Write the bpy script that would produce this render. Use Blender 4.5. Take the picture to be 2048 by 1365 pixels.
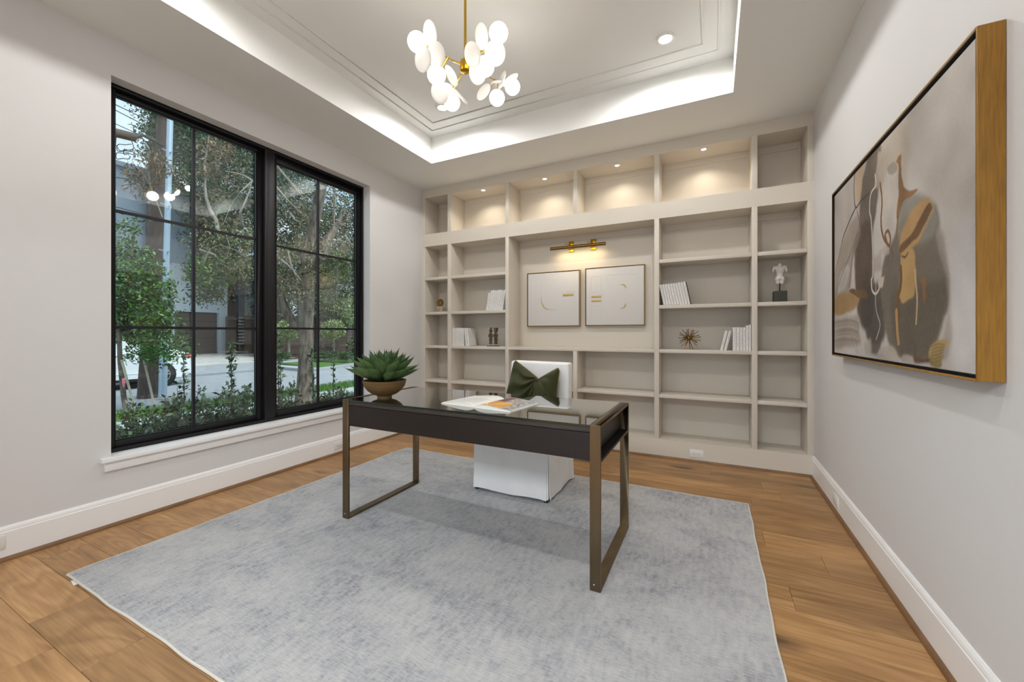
import bpy, bmesh, math, random
import numpy as np
from mathutils import Vector, Matrix

for _o in list(bpy.data.objects):
    bpy.data.objects.remove(_o, do_unlink=True)
random.seed(7)
RNG = np.random.default_rng(11)
SC = bpy.context.scene
COL = SC.collection
PI = math.pi

# ------------------------------------------------------------------ camera
F_PX, YAW, PPY, CAM_H = 800.2, 0.4648, 667.14, 1.191
cd = bpy.data.cameras.new('camera')
cam = bpy.data.objects.new('camera', cd)
COL.objects.link(cam)
cd.sensor_width = 36.0
cd.lens = F_PX / 2048 * 36
cd.shift_x = 0.0
cd.shift_y = -(682.5 - PPY) / 2048
cd.clip_start = 0.02
cd.clip_end = 300
cam.location = (0, 0, CAM_H)
cam.rotation_euler = (PI / 2, 0, YAW)
SC.camera = cam

# ------------------------------------------------------------------ world, sun, exposure
EXPOSURE = 0.20
SKY_STR = 1.25
SUN_STR = 4.5
HALL_FILL_W = 180.0
CAN_W = 3.1
PUCK_W = 0.62
PICT_W = 0.7
GLOBE_E = 10.0
w = bpy.data.worlds.new('sky')
SC.world = w
w.use_nodes = True
nt = w.node_tree
nt.nodes.clear()
tc = nt.nodes.new('ShaderNodeTexCoord')
mp = nt.nodes.new('ShaderNodeMapping')
mp.inputs['Scale'].default_value = (1.2, 1.2, 3.0)
nz = nt.nodes.new('ShaderNodeTexNoise')
nz.inputs['Scale'].default_value = 1.8
nz.inputs['Detail'].default_value = 5
cr = nt.nodes.new('ShaderNodeValToRGB')
cr.color_ramp.elements[0].position = 0.35
cr.color_ramp.elements[0].color = (0.42, 0.62, 0.86, 1)
cr.color_ramp.elements[1].position = 0.62
cr.color_ramp.elements[1].color = (0.82, 0.90, 0.98, 1)
bg = nt.nodes.new('ShaderNodeBackground')
bg.inputs['Strength'].default_value = SKY_STR
wo = nt.nodes.new('ShaderNodeOutputWorld')
L = nt.links.new
L(tc.outputs['Generated'], mp.inputs[0]); L(mp.outputs[0], nz.inputs['Vector'])
L(nz.outputs['Fac'], cr.inputs[0]); L(cr.outputs[0], bg.inputs[0]); L(bg.outputs[0], wo.inputs[0])

sd = bpy.data.lights.new('sun', 'SUN')
sd.energy = SUN_STR
sd.angle = math.radians(40)
sd.color = (1.0, 0.96, 0.9)
sun = bpy.data.objects.new('sun', sd)
COL.objects.link(sun)
sun.rotation_euler = Vector((-0.50, -0.12, -0.86)).to_track_quat('-Z', 'Y').to_euler()

hd = bpy.data.lights.new('hall_fill_light', 'AREA')  # unseen area light, added as soft fill from behind the camera
hd.shape = 'RECTANGLE'; hd.size = 2.2; hd.size_y = 1.2
hd.energy = HALL_FILL_W; hd.color = (0.86, 0.94, 1.0)
hall = bpy.data.objects.new('hall_fill_light', hd)
COL.objects.link(hall)
hall.location = (-0.6, -2.3, 2.9)

vs = SC.view_settings
vs.view_transform = 'Standard'
vs.look = 'None'
vs.gamma = 1.0
vs.use_curve_mapping = False
vs.exposure = EXPOSURE

# ------------------------------------------------------------------ room measures (metres)
XL, XR, YB, YF = -3.324, 0.749, 4.068, -0.75      # left wall, right wall, bookcase face, wall behind the camera
YN = 4.37                                           # back of the bookcase niches
ZC, ZT = 3.025, 3.297                               # soffit, tray ceiling
TX0, TX1, TY0, TY1 = -2.712, 0.140, 0.51, 3.472     # tray opening
G = -0.35                                           # street level outside

_c, _s = math.cos(YAW), math.sin(YAW)
def at(px, py, axis, val):
    """photo pixel -> the real point on the plane axis=val (0 x, 1 y, 2 z)"""
    a = (px - 1024) / F_PX; b = (PPY - py) / F_PX
    d = (a * _c - _s, a * _s + _c, b); o = (0, 0, CAM_H)
    t = (val - o[axis]) / d[axis]
    return Vector((t * d[0], t * d[1], CAM_H + t * d[2]))
def atd(px, py, depth):
    a = (px - 1024) / F_PX; b = (PPY - py) / F_PX
    return Vector((depth * (a * _c - _s), depth * (a * _s + _c), CAM_H + depth * b))

# ------------------------------------------------------------------ materials
def lin(r, g=None, b=None):
    if isinstance(r, str):
        r = r.lstrip('#'); r, g, b = int(r[0:2], 16), int(r[2:4], 16), int(r[4:6], 16)
    f = lambda v: (v / 255 / 12.92) if v / 255 <= 0.04045 else ((v / 255 + 0.055) / 1.055) ** 2.4
    return (f(r), f(g), f(b), 1.0)

def new_mat(name):
    m = bpy.data.materials.new(name); m.use_nodes = True
    b = m.node_tree.nodes['Principled BSDF']
    return m, m.node_tree, b

def mat(name, col, rough=0.5, metal=0.0, var=0.0, scale=8.0, bump=0.0, bscale=60.0, stretch=(1, 1, 1), spec=None, sheen=0.0, coat=0.0, island=0.0, col2=None, detail=4):
    m, t, b = new_mat(name)
    c = lin(col) if not isinstance(col, tuple) else (col if len(col) == 4 else (*col, 1))
    b.inputs['Base Color'].default_value = c
    b.inputs['Roughness'].default_value = rough
    b.inputs['Metallic'].default_value = metal
    if spec is not None: b.inputs['Specular IOR Level'].default_value = spec
    if sheen: b.inputs['Sheen Weight'].default_value = sheen
    if coat: b.inputs['Coat Weight'].default_value = coat
    n = t.nodes; lk = t.links.new
    if var or bump:
        tcn = n.new('ShaderNodeTexCoord'); mpn = n.new('ShaderNodeMapping')
        mpn.inputs['Scale'].default_value = stretch
        lk(tcn.outputs['Object'], mpn.inputs[0])
    if var:
        nn = n.new('ShaderNodeTexNoise'); nn.inputs['Scale'].default_value = scale; nn.inputs['Detail'].default_value = detail
        lk(mpn.outputs[0], nn.inputs['Vector'])
        r = n.new('ShaderNodeValToRGB')
        c2 = lin(col2) if col2 else tuple(min(1, x * (1 + var)) for x in c[:3]) + (1,)
        c1 = tuple(x * (1 - var) for x in c[:3]) + (1,) if not col2 else c
        r.color_ramp.elements[0].position = 0.32; r.color_ramp.elements[0].color = c1
        r.color_ramp.elements[1].position = 0.68; r.color_ramp.elements[1].color = c2
        lk(nn.outputs['Fac'], r.inputs[0]); lk(r.outputs[0], b.inputs['Base Color'])
    if island:
        geo = n.new('ShaderNodeNewGeometry'); r2 = n.new('ShaderNodeValToRGB')
        c2 = lin(col2) if col2 else tuple(min(1, x * (1 + island)) for x in c[:3]) + (1,)
        r2.color_ramp.elements[0].color = tuple(x * (1 - island) for x in c[:3]) + (1,)
        r2.color_ramp.elements[1].color = c2
        lk(geo.outputs['Random Per Island'], r2.inputs[0]); lk(r2.outputs[0], b.inputs['Base Color'])
    if bump:
        bn = n.new('ShaderNodeTexNoise'); bn.inputs['Scale'].default_value = bscale; bn.inputs['Detail'].default_value = 3
        lk(mpn.outputs[0], bn.inputs['Vector'])
        bb = n.new('ShaderNodeBump'); bb.inputs['Strength'].default_value = bump; bb.inputs['Distance'].default_value = 0.01
        lk(bn.outputs['Fac'], bb.inputs['Height']); lk(bb.outputs[0], b.inputs['Normal'])
    return m

def emit(name, col, strength):
    m, t, b = new_mat(name)
    b.inputs['Base Color'].default_value = (0.8, 0.8, 0.8, 1)
    b.inputs['Emission Color'].default_value = (*col, 1)
    b.inputs['Emission Strength'].default_value = strength
    return m

def glass(name, tint=(1, 1, 1), ior=1.5, rough=0.0, boost=1.0):
    m = bpy.data.materials.new(name); m.use_nodes = True
    t = m.node_tree; n = t.nodes; n.clear(); lk = t.links.new
    out = n.new('ShaderNodeOutputMaterial'); mx = n.new('ShaderNodeMixShader')
    tr = n.new('ShaderNodeBsdfTransparent'); tr.inputs[0].default_value = (*tint, 1)
    gl = n.new('ShaderNodeBsdfGlossy'); gl.inputs['Roughness'].default_value = rough
    fr = n.new('ShaderNodeFresnel'); geo = n.new('ShaderNodeNewGeometry')
    ma = n.new('ShaderNodeMix'); ma.data_type = 'FLOAT'
    ma.inputs[2].default_value = ior; ma.inputs[3].default_value = 1 / ior
    lk(geo.outputs['Backfacing'], ma.inputs[0]); lk(ma.outputs[0], fr.inputs['IOR'])
    mul = n.new('ShaderNodeMath'); mul.operation = 'MULTIPLY'; mul.inputs[1].default_value = boost; mul.use_clamp = True
    lk(fr.outputs[0], mul.inputs[0]); lk(mul.outputs[0], mx.inputs[0])
    lk(tr.outputs[0], mx.inputs[1]); lk(gl.outputs[0], mx.inputs[2]); lk(mx.outputs[0], out.inputs[0])
    return m

def attr_mat(name, rough=0.6, bump=0.0):
    m, t, b = new_mat(name)
    a = t.nodes.new('ShaderNodeAttribute'); a.attribute_name = 'print'
    t.links.new(a.outputs['Color'], b.inputs['Base Color'])
    b.inputs['Roughness'].default_value = rough
    if bump:
        tcn = t.nodes.new('ShaderNodeTexCoord')
        bn = t.nodes.new('ShaderNodeTexNoise'); bn.inputs['Scale'].default_value = 260
        t.links.new(tcn.outputs['Object'], bn.inputs['Vector'])
        bb = t.nodes.new('ShaderNodeBump'); bb.inputs['Strength'].default_value = bump; bb.inputs['Distance'].default_value = 0.003
        t.links.new(bn.outputs['Fac'], bb.inputs['Height']); t.links.new(bb.outputs[0], b.inputs['Normal'])
    return m

def wood_plank_mat(name, c1, c2, c3, rough=0.42):
    """oak: long grain along local X, knots, per-plank tone"""
    m, t, b = new_mat(name); n = t.nodes; lk = t.links.new
    tcn = n.new('ShaderNodeTexCoord'); oi = n.new('ShaderNodeObjectInfo')
    addv = n.new('ShaderNodeVectorMath'); addv.operation = 'MULTIPLY_ADD'
    comb = n.new('ShaderNodeCombineXYZ')
    for i in range(3): lk(oi.outputs['Random'], comb.inputs[i])
    sc = n.new('ShaderNodeVectorMath'); sc.operation = 'SCALE'; sc.inputs['Scale'].default_value = 37.0
    lk(comb.outputs[0], sc.inputs[0])
    ad = n.new('ShaderNodeVectorMath'); ad.operation = 'ADD'
    lk(tcn.outputs['Object'], ad.inputs[0]); lk(sc.outputs[0], ad.inputs[1])
    # figure: warped rings
    m1 = n.new('ShaderNodeMapping'); m1.inputs['Scale'].default_value = (0.9, 5.5, 5.5)
    lk(ad.outputs[0], m1.inputs[0])
    nz1 = n.new('ShaderNodeTexNoise'); nz1.inputs['Scale'].default_value = 1.0; nz1.inputs['Detail'].default_value = 2; nz1.inputs['Distortion'].default_value = 0.8
    lk(m1.outputs[0], nz1.inputs['Vector'])
    mm = n.new('ShaderNodeMath'); mm.operation = 'MULTIPLY'; mm.inputs[1].default_value = 58.0
    lk(nz1.outputs['Fac'], mm.inputs[0])
    si = n.new('ShaderNodeMath'); si.operation = 'SINE'; lk(mm.outputs[0], si.inputs[0])
    # fibre
    m2 = n.new('ShaderNodeMapping'); m2.inputs['Scale'].default_value = (4, 90, 90)
    lk(ad.outputs[0], m2.inputs[0])
    nz2 = n.new('ShaderNodeTexNoise'); nz2.inputs['Scale'].default_value = 1.0; nz2.inputs['Detail'].default_value = 5
    lk(m2.outputs[0], nz2.inputs['Vector'])
    # broad tone
    m3 = n.new('ShaderNodeMapping'); m3.inputs['Scale'].default_value = (1.0, 4.0, 4.0)
    lk(ad.outputs[0], m3.inputs[0])
    nz3 = n.new('ShaderNodeTexNoise'); nz3.inputs['Scale'].default_value = 1.6; nz3.inputs['Detail'].default_value = 3
    lk(m3.outputs[0], nz3.inputs['Vector'])
    a1 = n.new('ShaderNodeMath'); a1.operation = 'MULTIPLY_ADD'; a1.inputs[1].default_value = 0.055; a1.inputs[2].default_value = 0.0
    lk(si.outputs[0], a1.inputs[0])
    a2 = n.new('ShaderNodeMath'); a2.operation = 'MULTIPLY_ADD'; a2.inputs[1].default_value = 0.45
    lk(nz2.outputs['Fac'], a2.inputs[0]); lk(a1.outputs[0], a2.inputs[2])
    a3 = n.new('ShaderNodeMath'); a3.operation = 'MULTIPLY_ADD'; a3.inputs[1].default_value = 0.55
    lk(nz3.outputs['Fac'], a3.inputs[0]); lk(a2.outputs[0], a3.inputs[2])
    rp = n.new('ShaderNodeValToRGB')
    rp.color_ramp.elements[0].position = 0.30; rp.color_ramp.elements[0].color = lin(c1)
    rp.color_ramp.elements[1].position = 0.70; rp.color_ramp.elements[1].color = lin(c3)
    e = rp.color_ramp.elements.new(0.5); e.color = lin(c2)
    lk(a3.outputs[0], rp.inputs[0])
    hs = n.new('ShaderNodeHueSaturation')
    mr = n.new('ShaderNodeMapRange'); mr.inputs['To Min'].default_value = 0.80; mr.inputs['To Max'].default_value = 1.16
    lk(oi.outputs['Random'], mr.inputs['Value']); lk(mr.outputs[0], hs.inputs['Value'])
    lk(rp.outputs[0], hs.inputs['Color'])
    # knots
    m4 = n.new('ShaderNodeMapping'); m4.inputs['Scale'].default_value = (1.5, 4.0, 1.0)
    lk(ad.outputs[0], m4.inputs[0])
    nzk = n.new('ShaderNodeTexNoise'); nzk.inputs['Scale'].default_value = 5; nzk.inputs['Detail'].default_value = 2
    lk(m4.outputs[0], nzk.inputs['Vector'])
    mixv = n.new('ShaderNodeMix'); mixv.data_type = 'VECTOR'; mixv.inputs[0].default_value = 0.12
    lk(m4.outputs[0], mixv.inputs[4]); lk(nzk.outputs['Color'], mixv.inputs[5])
    vo = n.new('ShaderNodeTexVoronoi'); vo.inputs['Scale'].default_value = 0.9
    lk(mixv.outputs[1], vo.inputs['Vector'])
    kr = n.new('ShaderNodeValToRGB')
    kr.color_ramp.elements[0].position = 0.035; kr.color_ramp.elements[0].color = (0.9, 0.9, 0.9, 1)
    kr.color_ramp.elements[1].position = 0.17; kr.color_ramp.elements[1].color = (0, 0, 0, 1)
    lk(vo.outputs['Distance'], kr.inputs[0])
    km = n.new('ShaderNodeMix'); km.data_type = 'RGBA'
    lk(kr.outputs[0], km.inputs[0]); lk(hs.outputs[0], km.inputs[6]); km.inputs[7].default_value = lin('#4a3626')
    lk(km.outputs[2], b.inputs['Base Color'])
    b.inputs['Roughness'].default_value = rough
    bb = n.new('ShaderNodeBump'); bb.inputs['Strength'].default_value = 0.12; bb.inputs['Distance'].default_value = 0.003
    lk(nz2.outputs['Fac'], bb.inputs['Height']); lk(bb.outputs[0], b.inputs['Normal'])
    return m

M = {}
M['wall'] = mat('wall_paint', '#dad9d8', 0.75, bump=0.05, bscale=220)
M['ceiling'] = mat('ceiling_paint', '#ecece9', 0.8, bump=0.04, bscale=200)
M['trim'] = mat('trim_paint', '#f2f1f0', 0.38)
M['greige'] = mat('bookcase_paint', '#d8cfc1', 0.45)
M['oak'] = wood_plank_mat('oak_floor', '#88633c', '#a87e50', '#c09666')
M['shoe'] = mat('shoe_oak', '#7d5c3c', 0.5, var=0.2, scale=6, stretch=(1, 1, 1))
M['black_frame'] = mat('window_bronze', '#141316', 0.5, spec=0.4)
M['pane'] = glass('window_glass', (0.92, 0.96, 0.95), 1.52, boost=1.5)
M['desk_glass'] = glass('desk_glass', (0.74, 0.82, 0.77), 1.52, boost=2.0)
M['glass_edge'] = mat('glass_edge', '#0a1b15', 0.12, spec=0.8)
M['brass'] = mat('brass', '#c39c2a', 0.28, 1.0)
M['brass_old'] = mat('antique_brass', '#8b6d3b', 0.35, 1.0, var=0.12, scale=30)
M['bronze'] = mat('desk_bronze', '#756650', 0.33, 1.0, var=0.12, scale=14, stretch=(1, 1, 0.3))
M['dark_wood'] = mat('dark_oak', '#1c1411', 0.42, var=0.35, scale=6, stretch=(1.2, 12, 40), bump=0.06, bscale=30)
M['desk_top'] = mat('dark_oak_top', '#3a322c', 0.45, var=0.3, scale=6, stretch=(1.2, 60, 12), bump=0.1, bscale=40)
M['black'] = mat('black_metal', '#0e0d0c', 0.4)
M['white_plastic'] = mat('white_plastic', '#e6e4e0', 0.35)
M['slot'] = mat('slot_dark', '#3a3836', 0.6)
M['globe'] = emit('globe_glass', (1.0, 0.95, 0.88), GLOBE_E)
M['petal'] = mat('petal_glass', '#fbf9f4', 0.3)
_pb = M['petal'].node_tree.nodes['Principled BSDF']
_pb.inputs['Subsurface Weight'].default_value = 0.0
_pb.inputs['Transmission Weight'].default_value = 0.35
_pb.inputs['Roughness'].default_value = 0.6
M['lens'] = emit('lamp_lens', (1.0, 0.93, 0.80), 18)
M['pict_lens'] = emit('picture_lamp_lens', (1.0, 0.83, 0.5), 2)
M['canvas_white'] = mat('canvas_white', '#dcd8d3', 0.7, bump=0.15, bscale=160)
M['gold_leaf'] = mat('gold_leaf', '#c4a76c', 0.5, 0.25)
M['gold_frame'] = mat('gold_frame', '#a88a5a', 0.4, 0.7)
M['oak_frame'] = mat('oak_frame', '#956a1e', 0.45, var=0.18, scale=9, stretch=(20, 20, 1.2), bump=0.1, bscale=40)
M['rug_edge'] = mat('rug_binding', '#cfc9bf', 0.9)
M['linen'] = mat('white_linen', '#efedea', 0.9, bump=0.35, bscale=9, var=0.03, scale=5)
M['velvet'] = mat('olive_velvet', '#343616', 0.65, sheen=0.15, var=0.12, scale=6, spec=0.2)
M['piping'] = mat('cushion_piping', '#8d8056', 0.6)
M['bowl'] = mat('bowl_wood', '#6e532f', 0.5, var=0.3, scale=5, stretch=(2, 2, 40), bump=0.25, bscale=20)
M['soil'] = mat('soil', '#1d130c', 0.95, bump=0.8, bscale=60)
M['agave'] = mat('agave_green', '#2c4626', 0.45, var=0.28, scale=14, col2='#546f3e')
M['agave_tip'] = mat('agave_tip', '#3b2c1e', 0.6)
M['book_white'] = mat('book_cover_white', '#e4e1dc', 0.6)
M['paper'] = mat('paper', '#e9e5dd', 0.8)
M['book_dark'] = mat('book_cover_dark', '#2a2420', 0.6)
M['carved'] = mat('carved_wood', '#5d4a36', 0.7, var=0.6, scale=60, bump=0.5, bscale=90)
M['travertine'] = mat('pale_stone', '#b7ab9c', 0.6, var=0.2, scale=40)
M['marble'] = mat('marble', '#ddd6cf', 0.45, var=0.08, scale=25, bump=0.15, bscale=50)
M['green_stone'] = mat('dark_block', '#3b3c33', 0.5, var=0.2, scale=20)
M['print'] = attr_mat('printed_page', 0.35)
M['painting'] = attr_mat('painted_canvas', 0.6, 0.35)
# outside
M['asphalt'] = mat('asphalt', '#8a9097', 0.9, var=0.08, scale=3, bump=0.2, bscale=60)
M['concrete'] = mat('concrete', '#999fa3', 0.85, var=0.06, scale=2)
M['concrete2'] = mat('driveway_concrete', '#a8a8a6', 0.85, var=0.1, scale=1.2)
M['grass'] = mat('lawn', '#3c6526', 0.9, var=0.25, scale=6, bump=0.5, bscale=60)
M['blade'] = mat('grass_blade', '#4c7c2b', 0.7, island=0.35)
M['mulch'] = mat('mulch', '#3a2f25', 0.95, var=0.4, scale=20, bump=1.0, bscale=50)
M['stucco'] = mat('white_stucco', '#b4bec5', 0.85, bump=0.1)
M['stucco_grey'] = mat('grey_stucco', '#8593a0', 0.85, bump=0.1)
M['brown_clad'] = mat('brown_cladding', '#4a3f39', 0.7, var=0.2, scale=4, stretch=(1, 1, 10))
M['garage'] = mat('garage_door', '#4b403c', 0.6)
M['fence'] = mat('brown_fence', '#5a4a43', 0.7, var=0.2, scale=3, stretch=(1, 1, 8))
M['siding'] = mat('grey_siding', '#7f7b78', 0.7)
M['roof'] = mat('roof_shingle', '#5c5550', 0.9, var=0.2, scale=10)
M['stone'] = mat('ledge_stone', '#b9bcbc', 0.85, island=0.25)
M['pole_wood'] = mat('pole_wood', '#4b403b', 0.9, var=0.35, scale=6, stretch=(8, 8, 0.6), bump=0.5, bscale=20)
M['galv'] = mat('galvanised_pipe', '#a9bccb', 0.4, 0.5)
M['bark'] = mat('bark', '#2b2520', 0.95, var=0.4, scale=16, stretch=(1, 1, 0.3), bump=1.0, bscale=24, col2='#7b7268')
M['twig'] = mat('bare_branch', '#8d857b', 0.9, var=0.2, scale=10)
M['leaf_bright'] = mat('leaf_bright', '#1f4c1b', 0.45, island=0.5, col2='#5f8f37')
M['leaf_dark'] = mat('leaf_dark', '#183a26', 0.5, island=0.5, col2='#3d6543')
M['leaf_shrub'] = mat('leaf_shrub', '#1f3a22', 0.45, island=0.4, col2='#567548')
M['leaf_olive'] = mat('leaf_olive', '#39482a', 0.6, island=0.4, col2='#7d8058')
M['leaf_brown'] = mat('leaf_brown', '#4d3f2d', 0.7, island=0.4, col2='#86745a')
M['leaf_topiary'] = mat('leaf_topiary', '#5c7742', 0.6, island=0.3, col2='#9dae76')
M['hedge'] = mat('leaf_hedge', '#3d5a34', 0.7, island=0.35)
M['car'] = mat('car_paint_white', '#dfe6ea', 0.25, coat=0.6)
M['car_glass'] = mat('car_glass', '#1b2226', 0.1, spec=0.8)
M['tyre'] = mat('tyre', '#191a1b', 0.8)
M['alloy'] = mat('alloy_rim', '#c2c7ca', 0.3, 0.8)
M['tail'] = mat('tail_light', '#c21f25', 0.25)
M['tail_w'] = mat('tail_light_clear', '#e0c9c6', 0.25)
M['wire'] = mat('cable', '#2c2d2f', 0.7)
M['stake'] = mat('stake_wood', '#b9b39f', 0.7)
M['ribbon'] = mat('tie_ribbon', '#d9768a', 0.6)

# ------------------------------------------------------------------ mesh helpers
class MB:
    def __init__(s): s.v = []; s.f = []; s.mi = []; s.cur = 0
    def add(s, vs, fs):
        o = len(s.v); s.v.extend([tuple(p) for p in vs])
        for f in fs: s.f.append(tuple(i + o for i in f)); s.mi.append(s.cur)
        return s
    def box(s, x0, x1, y0, y1, z0, z1):
        return s.add([(x0, y0, z0), (x1, y0, z0), (x1, y1, z0), (x0, y1, z0), (x0, y0, z1), (x1, y0, z1), (x1, y1, z1), (x0, y1, z1)],
                     [(0, 3, 2, 1), (4, 5, 6, 7), (0, 1, 5, 4), (1, 2, 6, 5), (2, 3, 7, 6), (3, 0, 4, 7)])
    def obox(s, c, ax, ay, az):
        """oriented box: centre and three half-axis vectors"""
        c = Vector(c); ax = Vector(ax); ay = Vector(ay); az = Vector(az); vs = []
        for sz in (-1, 1):
            for sx, sy in ((-1, -1), (1, -1), (1, 1), (-1, 1)):
                vs.append(c + ax * sx + ay * sy + az * sz)
        return s.add(vs, [(0, 3, 2, 1), (4, 5, 6, 7), (0, 1, 5, 4), (1, 2, 6, 5), (2, 3, 7, 6), (3, 0, 4, 7)])
    def tube(s, pts, rad, n=10, caps=True):
        pts = [Vector(p) for p in pts]
        if not hasattr(rad, '__len__'): rad = [rad] * len(pts)
        rings = []; prev = None
        for i, p in enumerate(pts):
            d = (pts[min(i + 1, len(pts) - 1)] - pts[max(i - 1, 0)]).normalized()
            if prev is None:
                a = d.orthogonal().normalized()
            else:
                a = (prev - d * prev.dot(d))
                a = a.normalized() if a.length > 1e-6 else d.orthogonal().normalized()
            prev = a; b = d.cross(a)
            rings.append([p + (a * math.cos(2 * PI * k / n) + b * math.sin(2 * PI * k / n)) * rad[i] for k in range(n)])
        vs = [q for r in rings for q in r]; fs = []
        for i in range(len(pts) - 1):
            for k in range(n):
                k2 = (k + 1) % n
                fs.append((i * n + k, i * n + k2, (i + 1) * n + k2, (i + 1) * n + k))
        if caps:
            fs.append(tuple(range(n - 1, -1, -1))); fs.append(tuple((len(pts) - 1) * n + k for k in range(n)))
        return s.add(vs, fs)
    def lathe(s, prof, c=(0, 0, 0), n=32, axis='z', caps=True):
        """prof: (radius, height) pairs"""
        c = Vector(c); vs = []; fs = []
        for r, h in prof:
            for k in range(n):
                a = 2 * PI * k / n
                if axis == 'z': q = (r * math.cos(a), r * math.sin(a), h)
                elif axis == 'y': q = (r * math.cos(a), h, r * math.sin(a))
                else: q = (h, r * math.cos(a), r * math.sin(a))
                vs.append(c + Vector(q))
        for i in range(len(prof) - 1):
            for k in range(n):
                k2 = (k + 1) % n
                fs.append((i * n + k, i * n + k2, (i + 1) * n + k2, (i + 1) * n + k))
        if caps and prof[0][0] > 1e-5: fs.append(tuple(range(n - 1, -1, -1)))
        if caps and prof[-1][0] > 1e-5: fs.append(tuple((len(prof) - 1) * n + k for k in range(n)))
        return s.add(vs, fs)
    def ball(s, c, r, n=16, m=10, sc=(1, 1, 1), rot=None):
        vs = []; fs = []; c = Vector(c)
        for i in range(m + 1):
            t = PI * i / m
            for k in range(n):
                a = 2 * PI * k / n
                q = Vector((r * sc[0] * math.sin(t) * math.cos(a), r * sc[1] * math.sin(t) * math.sin(a), r * sc[2] * math.cos(t)))
                if rot is not None: q = rot @ q
                vs.append(c + q)
        for i in range(m):
            for k in range(n):
                k2 = (k + 1) % n
                fs.append((i * n + k, (i + 1) * n + k, (i + 1) * n + k2, i * n + k2))
        return s.add(vs, fs)
    def prism(s, poly, axis, a0, a1):
        """poly of 2D points extruded along axis (0 x, 1 y, 2 z)"""
        n = len(poly); vs = []
        for a in (a0, a1):
            for p, q in poly:
                vs.append({0: (a, p, q), 1: (p, a, q), 2: (p, q, a)}[axis])
        fs = [tuple(range(n)), tuple(range(2 * n - 1, n - 1, -1))]
        for i in range(n):
            j = (i + 1) % n; fs.append((i, i + n, j + n, j))
        return s.add(vs, fs)
    def build(s, name, m, parent=None, smooth=False, bevel=0.0, seg=2, origin=None, fix=True):
        me = bpy.data.meshes.new(name)
        org = Vector(origin) if origin is not None else (parent['_o'] if parent is not None and '_o' in parent else Vector((0, 0, 0)))
        org = Vector(org)
        me.from_pydata([tuple(Vector(p) - org) for p in s.v], [], s.f)
        ms = m if isinstance(m, (list, tuple)) else [m]
        for x in ms: me.materials.append(x)
        if len(ms) > 1: me.polygons.foreach_set('material_index', s.mi)
        bm = bmesh.new(); bm.from_mesh(me)
        if fix or bevel:
            bmesh.ops.remove_doubles(bm, verts=bm.verts, dist=1e-6)
            bmesh.ops.recalc_face_normals(bm, faces=bm.faces)
        if bevel:
            es = [e for e in bm.edges if len(e.link_faces) == 2 and e.calc_face_angle(0) > 0.6]
            bmesh.ops.bevel(bm, geom=es, offset=bevel, segments=seg, profile=0.5, affect='EDGES', clamp_overlap=True)
        if smooth or bevel:
            for f in bm.faces: f.smooth = True
            for e in bm.edges:
                if len(e.link_faces) == 2 and e.calc_face_angle(0) > math.radians(38): e.smooth = False
        bm.to_mesh(me); bm.free()
        o = bpy.data.objects.new(name, me); COL.objects.link(o)
        if parent is not None:
            o.parent = parent
            o['_o'] = org
            if '_o' not in parent or (Vector(parent['_o']) - org).length > 1e-9:
                o.location = org - Vector(parent['_o'])
        else:
            o.location = org; o['_o'] = org
        return o

def empty(name, loc=(0, 0, 0)):
    o = bpy.data.objects.new(name, None); COL.objects.link(o)
    o.empty_display_size = 0.05
    o.location = loc; o['_o'] = Vector(loc)
    return o
def tag(o, label=None, cat=None, group=None, kind=None):
    if label: o['label'] = label
    if cat: o['category'] = cat
    if group: o['group'] = group
    if kind: o['kind'] = kind
    return o
def struct(o): o['kind'] = 'structure'; return o
def copy_tree(o, parent=None):
    c = o.copy(); COL.objects.link(c)
    if parent is not None: c.parent = parent
    for ch in [x for x in o.children]: copy_tree(ch, c)
    return c

def cloud_mesh(name, V, Fq, m, parent=None, smooth=False):
    """V (n,3) array world coordinates, Fq (k,4 or 3) faces"""
    me = bpy.data.meshes.new(name)
    org = Vector(parent['_o']) if parent is not None else Vector((0, 0, 0))
    V = V - np.array(org)[None, :]
    me.vertices.add(len(V)); me.vertices.foreach_set('co', V.astype(np.float32).ravel())
    k = Fq.shape[1]
    me.loops.add(Fq.size); me.loops.foreach_set('vertex_index', Fq.astype(np.int32).ravel())
    me.polygons.add(len(Fq)); me.polygons.foreach_set('loop_start', np.arange(0, Fq.size, k, dtype=np.int32))
    me.polygons.foreach_set('loop_total', np.full(len(Fq), k, dtype=np.int32))
    me.update(calc_edges=True); me.validate()
    me.materials.append(m)
    o = bpy.data.objects.new(name, me); COL.objects.link(o)
    if parent is not None: o.parent = parent
    o['_o'] = org
    return o

def leaves(name, P, size, m, parent=None, up_bias=0.3, width=0.42, droop=None):
    """one folded kite leaf (2 triangles) per point"""
    n = len(P)
    d = RNG.normal(size=(n, 3))
    if droop is not None: d = d * 0.7 + np.array(droop)[None, :]
    d /= np.linalg.norm(d, axis=1)[:, None]
    u = RNG.normal(size=(n, 3)); u[:, 2] += up_bias * 3
    sdir = np.cross(d, u); sdir /= (np.linalg.norm(sdir, axis=1)[:, None] + 1e-9)
    nn = np.cross(sdir, d)
    L_ = (size * RNG.uniform(0.65, 1.25, n))[:, None]
    b = P; t = P + d * L_; mid = P + d * L_ * 0.45 + nn * L_ * 0.08
    l = mid + sdir * L_ * width * 0.5; r = mid - sdir * L_ * width * 0.5
    V = np.stack([b, l, t, r], 1).reshape(-1, 3)
    i = np.arange(n) * 4
    Fq = np.stack([np.stack([i, i + 1, i + 2], 1), np.stack([i, i + 2, i + 3], 1)], 1).reshape(-1, 3)
    o = cloud_mesh(name, V, Fq, m, parent)
    return o
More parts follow.
